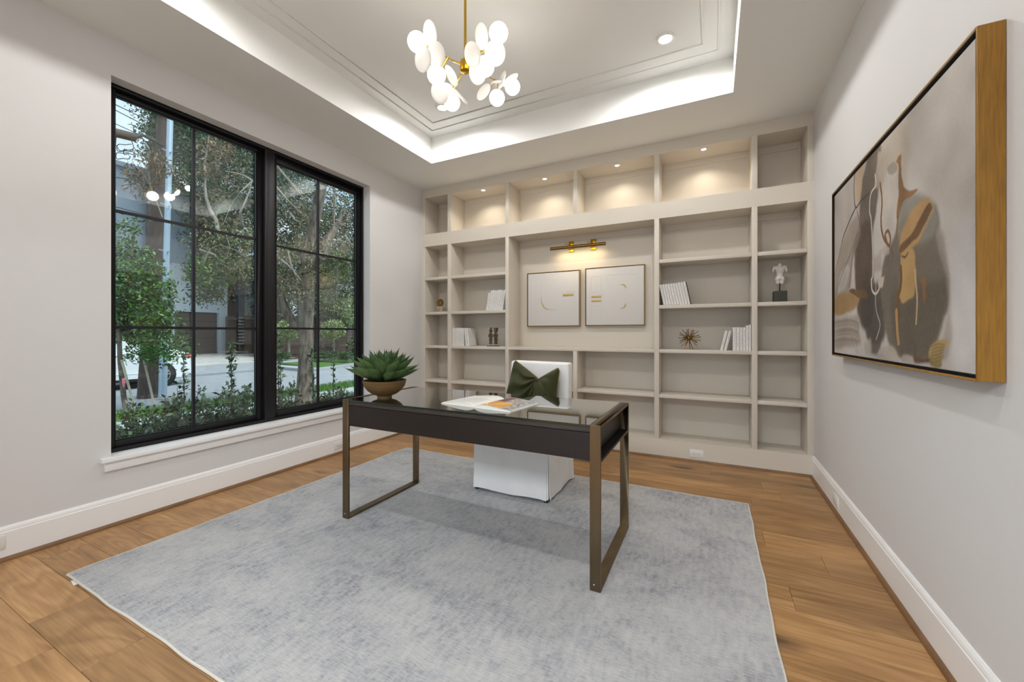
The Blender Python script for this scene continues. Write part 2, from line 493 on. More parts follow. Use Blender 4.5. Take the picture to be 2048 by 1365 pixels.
# ================================================================== SETTING
# ---- floor: sub-floor slab with each plank a part
fl = struct(MB().box(XL - 0.15, XR + 0.15, YF - 2.6, YB + 0.02, -0.12, -0.012).build('floor', M['shoe']))
PW = 0.1875
ends = {0: [-2.51, -1.99], -1: [-2.23], 1: [-3.15, -1.4], 15: [0.446, -1.6], 11: [0.265, -1.9], 10: [0.515, -1.3, -2.9], 8: [0.32, -1.7]}
rng = random.Random(5)
k0 = math.floor((YF - 2.5 - 0.578) / PW)
for k in range(k0, 19):
    y0 = 0.578 + k * PW; y1 = min(y0 + PW, YB)
    if y0 >= YB: break
    cuts = list(ends.get(k, []))
    if not cuts:
        x = XL + rng.uniform(0.3, 1.7)
        while x < XR - 0.3:
            cuts.append(x); x += rng.uniform(0.9, 2.1)
    else:
        if max(cuts) < -0.6: cuts.append(max(cuts) + 1.6)
    cuts = sorted(c for c in cuts if XL + 0.1 < c < XR - 0.1)
    xs = [XL] + cuts + [XR]
    if y0 < YF - 0.2 and k % 1 == 0 and y0 < YF - 1.4: continue
    for a, b_ in zip(xs[:-1], xs[1:]):
        mb = MB().box(a + 0.0006, b_ - 0.0006, y0 + 0.0006, y1 - 0.0006, -0.012, 0.0)
        mb.build('plank', M['oak'], fl, bevel=0.0008, seg=1, origin=((a + b_) / 2, (y0 + y1) / 2, 0))

# ---- walls
wl = MB()
WY0, WY1, WZ0, WZ1 = 1.10, 3.19, 0.43, 2.79
T = 0.20
wl.box(XL - T, XL, YF - 0.15, WY0, -0.12, 3.4); wl.box(XL - T, XL, WY1, YN + 0.15, -0.12, 3.4)
wl.box(XL - T, XL, WY0, WY1, -0.12, WZ0 - 0.03); wl.box(XL - T, XL, WY0, WY1, WZ1, 3.4)
struct(wl.build('wall_left', M['wall']))
struct(MB().box(XR, XR + 0.15, YF - 0.15, YN + 0.15, -0.12, 3.4).build('wall_right', M['wall']))
struct(MB().box(XL, XR, YN + 0.02, YN + 0.15, -0.12, 3.4).build('wall_back', M['wall']))
wf = MB()
wf.box(XL, -1.9, YF - 0.15, YF, -0.012, 3.4); wf.box(0.5, XR, YF - 0.15, YF, -0.012, 3.4); wf.box(-1.9, 0.5, YF - 0.15, YF, 2.45, 3.4)
struct(wf.build('wall_front', M['wall']))
hl = MB()
hl.box(-2.6, -2.5, -3.3, YF - 0.15, -0.012, 3.1); hl.box(1.4, 1.5, -3.3, YF - 0.15, -0.012, 3.1)
hl.box(-2.6, -2.1, -3.4, -3.3, -0.012, 3.1); hl.box(1.0, 1.5, -3.4, -3.3, -0.012, 3.1); hl.box(-2.1, 1.0, -3.4, -3.3, 2.6, 3.1); hl.box(-2.6, 1.5, -3.4, YF - 0.15, 3.0, 3.1)  # unseen hallway end, opened wide to let sky light in as added fill
hl.box(XR + 0.15, 1.5, -0.95, YF - 0.0, -0.012, 3.1)
struct(hl.build('wall_hallway', M['wall']))

# ---- ceiling with tray
ce = MB()
ce.box(XL, TX0, YF, YB + 0.32, ZC, 3.42); ce.box(TX1, XR, YF, YB + 0.32, ZC, 3.42)
ce.box(TX0, TX1, YF, TY0, ZC, 3.42); ce.box(TX0, TX1, TY1, YB + 0.32, ZC, 3.42)
ce.box(TX0, TX1, TY0, TY1, ZT, 3.42)
struct(ce.build('ceiling', M['ceiling']))
def frame_bars(x0, x1, y0, y1, wd, z0, z1):
    mb = MB()
    P = [(x0, y0), (x1, y0), (x1, y1), (x0, y1)]; Q = [(x0 + wd, y0 + wd), (x1 - wd, y0 + wd), (x1 - wd, y1 - wd), (x0 + wd, y1 - wd)]
    for i in range(4):
        j = (i + 1) % 4
        mb.prism([P[i], P[j], Q[j], Q[i]], 2, z0, z1)
    return mb
def bead_frame(inx0, inx1, iny0, iny1, name):
    # small stepped bead applied to the tray ceiling, mitred
    m_ = frame_bars(TX0 + inx0, TX1 - inx1, TY0 + iny0, TY1 - iny1, 0.018, ZT - 0.003, ZT)
    m2 = frame_bars(TX0 + inx0 + 0.005, TX1 - inx1 - 0.005, TY0 + iny0 + 0.005, TY1 - iny1 - 0.005, 0.008, ZT - 0.0055, ZT - 0.002)
    m_.add(m2.v, m2.f)
    struct(m_.build(name, M['ceiling'], bevel=0.001, seg=1))
bead_frame(0.100, 0.094, 0.1, 0.122, 'trim_1')
bead_frame(0.205, 0.195, 0.2, 0.240, 'trim_2')

# ---- baseboards and oak shoe mouldings
def base_profile(sgn, x):
    # (offset from wall, z)
    return [(x, 0.0), (x + sgn * 0.016, 0.0), (x + sgn * 0.016, 0.148), (x + sgn * 0.013, 0.152), (x + sgn * 0.013, 0.158), (x + sgn * 0.010, 0.168), (x + sgn * 0.004, 0.178), (x, 0.178)]
struct(MB().prism(base_profile(1, XL), 1, YF, YB).build('baseboard_left', M['trim']))
struct(MB().prism(base_profile(-1, XR), 1, YF, YB).build('baseboard_right', M['trim']))
def shoe_profile(sgn, x):
    return [(x, 0)] + [(x + sgn * 0.016 * math.cos(a), 0.021 * math.sin(a)) for a in [i * PI / 12 for i in range(7)]]
struct(MB().prism(shoe_profile(1, XL + 0.016), 1, YF, YB).build('trim_4', M['shoe']))
struct(MB().prism(shoe_profile(-1, XR - 0.016), 1, YF, YB).build('trim_5', M['shoe']))
struct(MB().prism([(YB, 0)] + [(YB - 0.016 * math.cos(a), 0.02 * math.sin(a)) for a in [i * PI / 12 for i in range(7)]], 0, XL + 0.016, XR - 0.016).build('trim_6', M['shoe']))

# ---- window
wn = struct(empty('window_1', (XL - 0.1, (WY0 + WY1) / 2, WZ0)))
FX = XL - 0.095
def rect_frame(x0, x1, y0, y1, z0, z1, wy, wzb, wzt):
    return MB().box(x0, x1, y0, y0 + wy, z0, z1).box(x0, x1, y1 - wy, y1, z0, z1).box(x0, x1, y0 + wy, y1 - wy, z0, z0 + wzb).box(x0, x1, y0 + wy, y1 - wy, z1 - wzt, z1)
rect_frame(FX - 0.1, FX, WY0, WY1, WZ0, WZ1, 0.022, 0.022, 0.022).build('outer_frame', M['black_frame'], wn, bevel=0.002)
MB().box(FX - 0.1, FX + 0.002, 2.108, 2.132, WZ0 + 0.022, WZ1 - 0.022).box(FX - 0.1, FX - 0.004, 2.134, 2.198, WZ0 + 0.022, WZ1 - 0.022).build('mullion', M['black_frame'], wn, bevel=0.002)
SX = FX - 0.030
for (a, b_, zb, zt) in ((WY0 + 0.022, 2.106, 0.492, 2.733), (2.20, WY1 - 0.022, 0.505, 2.70)):
    ga, gb = (1.160, 2.066) if a < 2 else (2.232, 3.130)
    sh = MB()
    sh.box(SX - 0.05, SX, a, ga, WZ0 + 0.024, WZ1 - 0.024).box(SX - 0.05, SX, gb, b_, WZ0 + 0.024, WZ1 - 0.024)
    sh.box(SX - 0.05, SX, ga, gb, WZ0 + 0.024, zb).box(SX - 0.05, SX, ga, gb, zt, WZ1 - 0.024)
    so = sh.build('sash', M['black_frame'], wn, bevel=0.003)
    bd = rect_frame(SX - 0.03, SX - 0.012, ga - 0.002, gb + 0.002, zb - 0.002, zt + 0.002, 0.010, 0.010, 0.010).build('glazing_bead', M['black_frame'], so)
    MB().box(SX - 0.046, SX - 0.041, ga - 0.003, gb + 0.003, zb - 0.003, zt + 0.003).build('glass_pane', M['pane'], so)
    vy = 1.610 if a < 2 else 2.668
    MB().box(SX - 0.040, SX - 0.020, vy - 0.009, vy + 0.009, zb, zt).build('muntin', M['black_frame'], so)
    for hz in ((1.99, 1.23) if a < 2 else (1.972, 1.236)):
        MB().box(SX - 0.0399, SX - 0.0202, ga, gb, hz - 0.009, hz + 0.009).build('muntin', M['black_frame'], so)
# stool and apron
MB().box(XL - 0.095, XL, WY0, WY1, 0.402, 0.43).box(XL - 0.001, XL + 0.04, 1.048, 3.243, 0.402, 0.43).build('window_stool', M['trim'], wn, bevel=0.003)
MB().box(XL, XL + 0.020, 1.066, 3.225, 0.345, 0.402).build('window_apron', M['trim'], wn, bevel=0.002)

# ================================================================== BOOKCASE
bk = tag(empty('bookcase', (-1.29, YB, 0)), 'wall-wide built-in greige bookcase with open shelves around a picture niche', 'bookcase')
GM = M['greige']
divs = [(XL, -3.283), (-2.933, -2.882), (-2.126, -2.083), (-0.504, -0.460), (0.306, 0.349), (0.704, XR)]
for a, b_ in divs:
    MB().box(a, b_, YB, YN, 0.179, 2.295).build('divider', GM, bk, bevel=0.0015)
    MB().box(a, b_, YB, YN, 2.451, 2.913).build('divider', GM, bk, bevel=0.0015)
MB().box(-1.318, -1.274, YB, YN, 2.451, 2.913).build('divider', GM, bk, bevel=0.0015)
MB().box(-1.318, -1.274, YB, YN, 0.179, 1.006).build('divider', GM, bk, bevel=0.0015)
MB().box(XL, XR, YB, YN, 2.913, ZC).build('top_rail', GM, bk)
MB().box(XL, XR, YB, YN, 2.295, 2.451).build('middle_rail', GM, bk)
MB().box(XL, XR, YB, YN, 0.0, 0.179).build('base_rail', GM, bk)
MB().box(XL, XR, YN, YN + 0.02, 0.0, ZC).build('back_panel', GM, bk)
cells = [(-3.283, -2.933), (-2.882, -2.126), (-2.083, -1.318), (-1.274, -0.504), (-0.460, 0.306), (0.349, 0.704)]
shelf_z = [1.899, 1.462, 1.037, 0.606]
for i, (a, b_) in enumerate(cells):
    for z in (shelf_z if i not in (2, 3) else [0.606]):
        MB().box(a + 0.001, b_ - 0.001, YB + 0.003, YN, z - 0.033, z).build('shelf', GM, bk, bevel=0.0015)
MB().box(-2.083, -0.504, YB - 0.001, YN, 1.004, 1.037).build('shelf', GM, bk, bevel=0.0015)
bd = MB()
def beads(a, b_, z0, z1):
    bd.box(a + 0.0005, a + 0.012, YN - 0.012, YN - 0.0005, z0 + 0.0005, z1 - 0.0005).box(b_ - 0.012, b_ - 0.0005, YN - 0.012, YN - 0.0005, z0 + 0.0005, z1 - 0.0005)
    bd.box(a + 0.0125, b_ - 0.0125, YN - 0.012, YN, z1 - 0.06, z1 - 0.0005)
for i, (a, b_) in enumerate(cells):
    beads(a, b_, 2.451, 2.913)
    if i not in (2, 3): beads(a, b_, 1.037, 2.295); beads(a, b_, 0.179, 1.004)
    else: beads(a, b_, 0.179, 1.004)
beads(-2.083, -0.504, 1.037, 2.295)
bd.build('corner_bead', GM, bk)

# shelf downlights
LN = ['far left wide', 'second', 'third', 'rightmost']
plab = ['small round downlight in the leftmost lit top niche of the bookcase', 'small round downlight in the second lit top niche from the left',
        'small round downlight in the third lit top niche from the left', 'small round downlight in the rightmost and widest lit top niche']
for i, x in enumerate((-2.462, -1.669, -0.873, -0.074)):
    r = tag(empty('shelf_light', (x, 4.14, 2.913)), plab[i], 'light', 'downlights in the top niches of the bookcase')
    MB().lathe([(0.022, 2.9125), (0.034, 2.9125), (0.034, 2.909), (0.022, 2.907)], (x, 4.14, 0), 24, caps=False).build('trim_ring', M['white_plastic'], r, smooth=True)
    MB().lathe([(0.0001, 2.9105), (0.0215, 2.9105), (0.0215, 2.9125)], (x, 4.14, 0), 24).build('lens', M['lens'], r, smooth=True)
    ld = bpy.data.lights.new('puck', 'SPOT'); ld.energy = PUCK_W * 10; ld.spot_size = math.radians(140); ld.spot_blend = 0.7
    ld.shadow_soft_size = 0.02; ld.color = (1, 0.90, 0.74)
    lo = bpy.data.objects.new('lamp', ld); COL.objects.link(lo); lo.parent = r; lo.location = (0, 0, -0.012)

# tray downlights
clab = ['recessed ceiling downlight at the back right of the tray, beyond the chandelier', 'recessed ceiling downlight at the back left of the tray, half behind the chandelier',
        'recessed ceiling downlight at the near right of the tray, out of view above', 'recessed ceiling downlight at the near left of the tray']
for i, (x, y) in enumerate(((-0.301, 3.043), (-2.249, 3.041), (-0.301, 0.94), (-2.249, 0.94))):
    r = tag(empty('ceiling_downlight', (x, y, ZT)), clab[i], 'light', 'recessed downlights in the tray ceiling')
    MB().lathe([(0.045, ZT - 0.002), (0.066, ZT), (0.066, ZT - 0.006), (0.046, ZT - 0.008)], (x, y, 0), 32, caps=False).build('trim_ring', M['white_plastic'], r, smooth=True)
    MB().lathe([(0.0001, ZT - 0.0035), (0.0455, ZT - 0.0035), (0.0455, ZT - 0.001)], (x, y, 0), 32).build('lens', M['lens'], r, smooth=True)
    ld = bpy.data.lights.new('can', 'SPOT'); ld.energy = CAN_W * 10; ld.spot_size = math.radians(177); ld.spot_blend = 0.35
    ld.shadow_soft_size = 0.045; ld.color = (1, 0.99, 0.975)
    lo = bpy.data.objects.new('lamp', ld); COL.objects.link(lo); lo.parent = r; lo.location = (0, 0, -0.03)

# ================================================================== RUG
def rug():
    x0, x1, y0, y1 = -2.832, 0.220, 0.775, 3.211
    root = tag(empty('area_rug', ((x0 + x1) / 2, (y0 + y1) / 2, 0)), 'large pale grey distressed rug lying on the oak floor under the desk', 'rug')
    m, t, b = new_mat('rug_pile'); n = t.nodes; lk = t.links.new
    tcn = n.new('ShaderNodeTexCoord')
    def nz_(scale, det, st=(1, 1, 1), dist=0.0):
        mp_ = n.new('ShaderNodeMapping'); mp_.inputs['Scale'].default_value = st
        lk(tcn.outputs['Object'], mp_.inputs[0])
        q = n.new('ShaderNodeTexNoise'); q.inputs['Scale'].default_value = scale; q.inputs['Detail'].default_value = det; q.inputs['Roughness'].default_value = 0.7
        q.inputs['Distortion'].default_value = dist
        lk(mp_.outputs[0], q.inputs['Vector']); return q
    a1 = nz_(2.2, 8, (1, 1.4, 1), 0.3); a2 = nz_(14, 6, (3.0, 1, 1)); a3 = nz_(90, 2, (0.35, 1.6, 1))
    s1 = n.new('ShaderNodeMath'); s1.operation = 'MULTIPLY_ADD'; s1.inputs[1].default_value = 0.42; lk(a1.outputs['Fac'], s1.inputs[0])
    s2 = n.new('ShaderNodeMath'); s2.operation = 'MULTIPLY'; s2.inputs[1].default_value = 0.34; lk(a2.outputs['Fac'], s2.inputs[0])
    s3 = n.new('ShaderNodeMath'); s3.operation = 'MULTIPLY_ADD'; s3.inputs[1].default_value = 0.24; lk(a3.outputs['Fac'], s3.inputs[0])
    lk(s2.outputs[0], s1.inputs[2]); lk(s1.outputs[0], s3.inputs[2])
    r = n.new('ShaderNodeValToRGB')
    e = r.color_ramp.elements
    e[0].position = 0.36; e[0].color = lin('#7f7f82')
    e[1].position = 0.60; e[1].color = lin('#bcbbb9')
    q = e.new(0.45); q.color = lin('#a1a1a4'); q = e.new(0.51); q.color = lin('#b0afaf')
    lk(s3.outputs[0], r.inputs[0]); lk(r.outputs[0], b.inputs['Base Color'])
    b.inputs['Roughness'].default_value = 0.95; b.inputs['Specular IOR Level'].default_value = 0.15
    bp = n.new('ShaderNodeBump'); bp.inputs['Strength'].default_value = 0.5; bp.inputs['Distance'].default_value = 0.004
    lk(a3.outputs['Fac'], bp.inputs['Height']); lk(bp.outputs[0], b.inputs['Normal'])
    # gently wavy edge
    N = 60
    def wav(s, ph): return 0.0025 * math.sin(s * 9 + ph) + 0.0015 * math.sin(s * 21 + ph * 2)
    out = []
    for i in range(N): s = i / N; out.append((x0 + (x1 - x0) * s, y0 + wav(s * 3, 0.4)))
    for i in range(N): s = i / N; out.append((x1 + wav(s * 2.4, 1.0), y0 + (y1 - y0) * s))
    for i in range(N): s = i / N; out.append((x1 + (x0 - x1) * s, y1 + wav(s * 3, 2.2)))
    for i in range(N): s = i / N; out.append((x0 + wav(s * 2.4, 3.0), y1 + (y0 - y1) * s))
    MB().prism(out, 2, 0.0005, 0.0095).build('pile', m, root)
    MB().tube([(x, y, 0.0055) for x, y in out] + [(out[0][0], out[0][1], 0.0055)], 0.0052, 8, caps=False).build('bound_edge', M['rug_edge'], root, smooth=True)
    p = at(145, 1163, 2, 0.002)
    MB().prism([(p.x - 0.012, p.y - 0.003), (p.x + 0.055, p.y - 0.012), (p.x + 0.05, p.y + 0.035)], 2, 0.001, 0.0025).build('care_tag', M['white_plastic'], root)
rug()

# ================================================================== DESK
def desk():
    X0, X1, Y0, Y1, ZT_ = -2.118, -0.455, 1.803, 2.490, 0.769
    root = tag(empty('desk', ((X0 + X1) / 2, (Y0 + Y1) / 2, 0.01)), 'dark wood writing desk with glass top and antique bronze sled frames', 'desk')
    z0 = 0.0102; t = 0.014
    for a, b_ in ((X0, X0 + 0.05), (X1 - 0.05, X1)):
        f = MB().box(a, b_, Y0, Y0 + t, z0, ZT_).box(a, b_, Y1 - t, Y1, z0, ZT_).box(a, b_, Y0 + t, Y1 - t, ZT_ - t, ZT_).box(a, b_, Y0 + t, Y1 - t, z0, z0 + t)
        fr = f.build('sled_leg_frame', M['bronze'], root, bevel=0.0012, seg=1)
        MB().box(a + 0.0005, b_ - 0.0005, Y0 + t, Y1 - t, 0.598, 0.604).build('side_rail', M['bronze'], fr)
        MB().box(a + 0.003, b_ - 0.003, Y0 + t, Y1 - t, 0.604, 0.609).build('rail_liner', M['black'], fr)
        MB().lathe([(0.0001, -0.0012), (0.0035, -0.0008), (0.0045, 0.0002)], ((a + b_) / 2 - 0.005, Y0, z0 + 0.03), 12, 'y').build('screw', M['galv'], fr, smooth=True)
    xa, xb = X0 + 0.05, X1 - 0.05
    MB().box(xa, xb, Y0 + 0.006, Y1 - 0.006, 0.603, 0.732).build('apron', M['dark_wood'], root, bevel=0.001, seg=1)
    MB().box(xa, xb, Y0 + 0.004, Y1 - 0.004, 0.735, 0.756).build('wood_top', M['desk_top'], root, bevel=0.001, seg=1)
    MB().box(xa + 0.01, xb - 0.01, Y0 + 0.012, Y1 - 0.012, 0.731, 0.736).build('shadow_gap', M['black'], root)
    g = MB(); x0, x1, y0, y1, za, zb = xa + 0.0006, xb - 0.0006, Y0 + 0.001, Y1 - 0.001, 0.7585, 0.769
    g.add([(x0, y0, za), (x1, y0, za), (x1, y1, za), (x0, y1, za), (x0, y0, zb), (x1, y0, zb), (x1, y1, zb), (x0, y1, zb)], [(0, 3, 2, 1), (4, 5, 6, 7)])
    g.cur = 1
    g.add([(x0, y0, za), (x1, y0, za), (x1, y1, za), (x0, y1, za), (x0, y0, zb), (x1, y0, zb), (x1, y1, zb), (x0, y1, zb)], [(0, 1, 5, 4), (1, 2, 6, 5), (2, 3, 7, 6), (3, 0, 4, 7)])
    g.build('glass_top', [M['desk_glass'], M['glass_edge']], root)
    pads = MB()
    for x in (xa + 0.05, xb - 0.05, -1.05, -1.5):
        for y in (Y0 + 0.03, Y1 - 0.03): pads.lathe([(0.006, 0.756), (0.006, 0.7585)], (x, y, 0), 10)
    tag(pads.build('clear_spacer', M['white_plastic'], root), kind='stuff')
desk()
# ================================================================== CHAIR
def chair():
    x0, x1, y0, y1 = -1.625, -1.02, 2.592, 3.135
    cx = (x0 + x1) / 2
    root = tag(empty('slipcovered_chair', (cx, (y0 + y1) / 2, 0.0095)), 'white linen slipcovered parsons chair with a floor-length skirt behind the desk', 'chair')
    LM = M['linen']
    MB().box(x0 + 0.008, x1 - 0.008, y0 + 0.008, y1 - 0.05, 0.40, 0.49).build('seat', LM, root, bevel=0.02, seg=4)
    # backrest, slightly raked and softly rounded
    mb = MB(); vs = []; n = 14
    bm = bmesh.new()
    MB2 = MB().box(x0 + 0.085, x1 - 0.004, y1 - 0.115, y1 - 0.005, 0.42, 0.962)
    b = MB2.build('backrest', LM, root, bevel=0.02, seg=4)
    for v in b.data.vertices:
        z = v.co.z + 0.0095
        v.co.y += max(0, z - 0.45) * 0.05
        if z > 0.9: v.co.z -= 0.010 * ((v.co.x) / 0.3) ** 2
    bm.free()
    # skirt panels: hanging sheets with soft folds, slit at each corner
    def panel(name, p0, p1, outward, amp, flare, ph, zb=0.024):
        p0 = Vector((*p0, 0)); p1 = Vector((*p1, 0)); out = Vector((*outward, 0)); mb = MB(); nu, nv = 40, 14; vs = []; fs = []
        for layer in (0, 1):
            for j in range(nv + 1):
                v = j / nv
                for i in range(nu + 1):
                    u = i / nu
                    p = p0.lerp(p1, u)
                    w_ = amp * v * (math.sin(u * 11 + ph) * 0.5 + math.sin(u * 23 + ph * 2) * 0.25 + 0.4 * math.sin(u * 5 + v * 6))
                    edge = flare * v * v * (max(0, abs(u - 0.5) - 0.38) / 0.12) ** 2
                    p = p + out * (0.003 * v + w_ * 0.8 + edge * 0.6 - layer * 0.004)
                    zz = 0.43 * (1 - v) + v * (zb + 0.004 * math.sin(u * 9 + ph))
                    vs.append((p.x, p.y, zz))
        W = nu + 1; K = W * (nv + 1)
        for j in range(nv):
            for i in range(nu):
                a = j * W + i
                fs.append((a, a + 1, a + W + 1, a + W)); fs.append((K + a, K + a + W, K + a + W + 1, K + a + 1))
        for i in range(nu):
            a = nv * W + i; fs.append((a, a + 1, K + a + 1, K + a)); fs.append((i, K + i, K + i + 1, i + 1))
        for j in range(nv):
            a = j * W; fs.append((a, a + W, K + a + W, K + a)); a = j * W + nu; fs.append((a, K + a, K + a + W, a + W))
        mb.add(vs, fs); return mb.build(name, LM, root, smooth=True)
    panel('skirt_panel', (x0 + 0.004, y0), (x1 - 0.012, y0), (0, -1), 0.006, 0.012, 0.6)
    panel('skirt_panel', (x1, y0 + 0.012), (x1, y1 - 0.01), (1, 0), 0.008, 0.020, 2.0)
    panel('skirt_panel', (x0, y1 - 0.01), (x0, y0 + 0.012), (-1, 0), 0.006, 0.012, 3.1)
    panel('skirt_panel', (x1 - 0.01, y1), (x0 + 0.01, y1), (0, 1), 0.005, 0.012, 4.0)
    # kick pleats behind the slits
    for x, y in ((x0 + 0.02, y0 + 0.02), (x1 - 0.02, y0 + 0.02), (x0 + 0.02, y1 - 0.02), (x1 - 0.02, y1 - 0.02)):
        MB().prism([(x - 0.018, y - 0.018), (x + 0.018, y - 0.018), (x + 0.018, y + 0.018), (x - 0.018, y + 0.018)], 2, 0.03, 0.42).build('kick_pleat', LM, root)
        MB().box(x - 0.014, x + 0.014, y - 0.014, y + 0.014, 0.0096, 0.05).build('leg', M['black'], root)
chair()

def pillow():
    yb = 2.93
    pL = at(1025, 720, 1, yb); pR = at(1119, 735, 1, yb); pV = at(1076, 759, 1, yb)
    cx = (pL.x + pR.x) / 2 - 0.008; hw = (pR.x - pL.x) / 2
    root = tag(empty('cushion', (cx, yb, 0.49)), 'olive green velvet cushion with a chopped top leaning on the white chair', 'cushion')
    nu, nv = 72, 60
    zL, zR, zV = pL.z, pR.z, pV.z
    uV = (pV.x - cx) / hw
    def top(u):
        if u < uV: t = (uV - u) / (uV + 1); return zV + (zL - zV) * t ** 0.92
        t = (u - uV) / (1 - uV); return zV + (zR - zV) * t ** 0.9
    def fr(u, v):
        s = 2 * v - 1
        half = hw * (1.0 + (0.30 if u < 0 else 0.10) * (1 - v)) - (0.012 * (1 - s * s))
        # ears are narrow at the very tip
        x = cx + u * half - 0.02 * (1 - v) * (1 if u < 0 else 0.4) * abs(u)
        zt = top(u) - 0.035 * (max(0, abs(u) - 0.90) / 0.10) ** 2
        zb = 0.497 + 0.012 * u * u
        return x, zb + (zt - zb) * v
    vs = []; fs = []
    for side in (-1, 1):
        for j in range(nv + 1):
            v = j / nv
            for i in range(nu + 1):
                u = -1 + 2 * i / nu
                x, z = fr(u, v)
                e = max(0.0, (1 - abs(u) ** 3.0)) * max(0.0, (1 - abs(2 * v - 1) ** 3.2))
                th = 0.10 * math.sqrt(e)
                # chop: creases running from the valley, deeper near it
                dx = (u - uV); dv = (1 - v); r = math.hypot(dx, dv * 1.15) + 1e-4; a = math.atan2(dv, dx)
                fold = 0.017 * math.exp(-r * 1.0) * math.sin(a * 17 + 1.6 * math.sin(r * 5)) * min(1, r * 4) * (1.9 if dx < 0 else 0.6)
                fold += 0.006 * math.sin(a * 7 + 2.0) * math.exp(-r * 0.9)
                dip = 0.035 * math.exp(-(dx / 0.30) ** 2) * math.exp(-((dv) / 0.35) ** 2)
                y = yb + side * max(0.0, th + (fold - dip) * min(1, e * 3))
                y += (z - 0.5) * 0.22 - 0.06
                vs.append((x, y, z))
    W = nu + 1; K = W * (nv + 1)
    for j in range(nv):
        for i in range(nu):
            a = j * W + i
            fs.append((a, a + 1, a + W + 1, a + W)); fs.append((K + a, K + a + W, K + a + W + 1, K + a + 1))
    mb = MB().add(vs, fs)
    body = mb.build('cover', M['velvet'], root, smooth=True)
    for e in body.data.edges: e.use_edge_sharp = False
    ring = [vs[i] for i in range(W)] + [vs[j * W + nu] for j in range(1, nv + 1)] + [vs[nv * W + i] for i in range(nu - 1, -1, -1)] + [vs[j * W] for j in range(nv - 1, -1, -1)]
    MB().tube(ring, 0.0034, 6, caps=False).build('piping', M['piping'], body, smooth=True)
pillow()

# ================================================================== AGAVE IN BOWL
def agave():
    c = Vector((-1.936, 1.985, 0.769))
    root = tag(empty('agave_bowl', c), 'green agave plant in a footed wooden bowl on the left end of the desk', 'plant')
    R = 0.140
    prof = [(0.0001, 0.0005), (0.046, 0.0005), (0.047, 0.012), (0.050, 0.014), (0.078, 0.024), (0.106, 0.045), (0.129, 0.075), (R, 0.112), (R - 0.003, 0.115), (R - 0.009, 0.112), (0.118, 0.084), (0.095, 0.064), (0.0001, 0.060)]
    MB().lathe([(r, c.z + h) for r, h in prof], (c.x, c.y, 0), 48).build('bowl', M['bowl'], root, smooth=True)
    MB().lathe([(0.0001, c.z + 0.104), (0.06, c.z + 0.103), (0.125, c.z + 0.098), (0.12, c.z + 0.088)], (c.x, c.y, 0), 30).build('soil', M['soil'], root, smooth=True)
    def leaf(Ln, W, curl, name='leaf'):
        rows, cols = 16, 8; vs = []; fs = []
        for side in (1, -1):
            for i in range(rows + 1):
                s = i / rows
                wd = W * (0.42 + 0.58 * math.sin(min(1, s / 0.5) * PI / 2)) if s < 0.5 else W * max(0.0, math.cos((s - 0.5) / 0.46 * PI / 2)) ** 1.15 if s < 0.93 else W * 0.05
                if s > 0.93: wd = W * 0.05 * (1 - (s - 0.93) / 0.07) + 0.0006
                wd = max(wd, 0.0006)
                th = 0.007 * (1 - s) ** 0.7 + 0.0006
                x = Ln * s; zc = curl * (s ** 2) * Ln
                for k in range(cols + 1):
                    a = -1 + 2 * k / cols
                    cup = 0.34 * wd * a * a
                    vs.append((x, wd * a * 0.5 * 1.0, zc + cup + (side * th * (1 - a * a) if side < 0 else 0)))
        Wd = cols + 1; K = Wd * (rows + 1)
        for i in range(rows):
            for k in range(cols):
                q = i * Wd + k
                fs.append((q, q + Wd, q + Wd + 1, q + 1)); fs.append((K + q, K + q + 1, K + q + Wd + 1, K + q + Wd))
        mb = MB(); mb.add(vs, fs)
        for j in range(len(mb.f)):
            mb.mi[j] = 1 if (j // 2) // cols >= rows - 1 else 0
        return mb
    protos = []
    for Ln, W, cu in ((0.222, 0.086, 0.26), (0.215, 0.080, 0.12), (0.185, 0.066, 0.04)):
        o = leaf(Ln, W, cu).build('leaf', [M['agave'], M['agave_tip']], None, smooth=True, origin=(0, 0, 0))
        o.parent = root; protos.append(o)
    r = random.Random(3)
    lay = [(10, 10, 0, 0.030, 0.0), (10, 28, 0, 0.028, 0.37), (9, 45, 1, 0.024, 0.1), (8, 60, 1, 0.018, 0.5), (7, 73, 2, 0.012, 0.2), (4, 84, 2, 0.005, 0.0)]
    first = [True] * 3
    for n, el, pi_, rad, ph in lay:
        for k in range(n):
            o = protos[pi_] if first[pi_] else protos[pi_].copy()
            if not first[pi_]: COL.objects.link(o); o.parent = root
            first[pi_] = False
            az = 2 * PI * (k + ph) / n + r.uniform(-0.1, 0.1)
            e_ = math.radians(el + r.uniform(-4, 5)); s = r.uniform(0.92, 1.08)
            o.location = (rad * math.cos(az), rad * math.sin(az), 0.112 + (el / 90) * 0.012)
            o.rotation_euler = (Matrix.Rotation(az, 3, 'Z') @ Matrix.Rotation(-e_, 3, 'Y') @ Matrix.Rotation(r.uniform(-0.12, 0.12), 3, 'X')).to_euler()
            o.scale = (s, s, s)
agave()

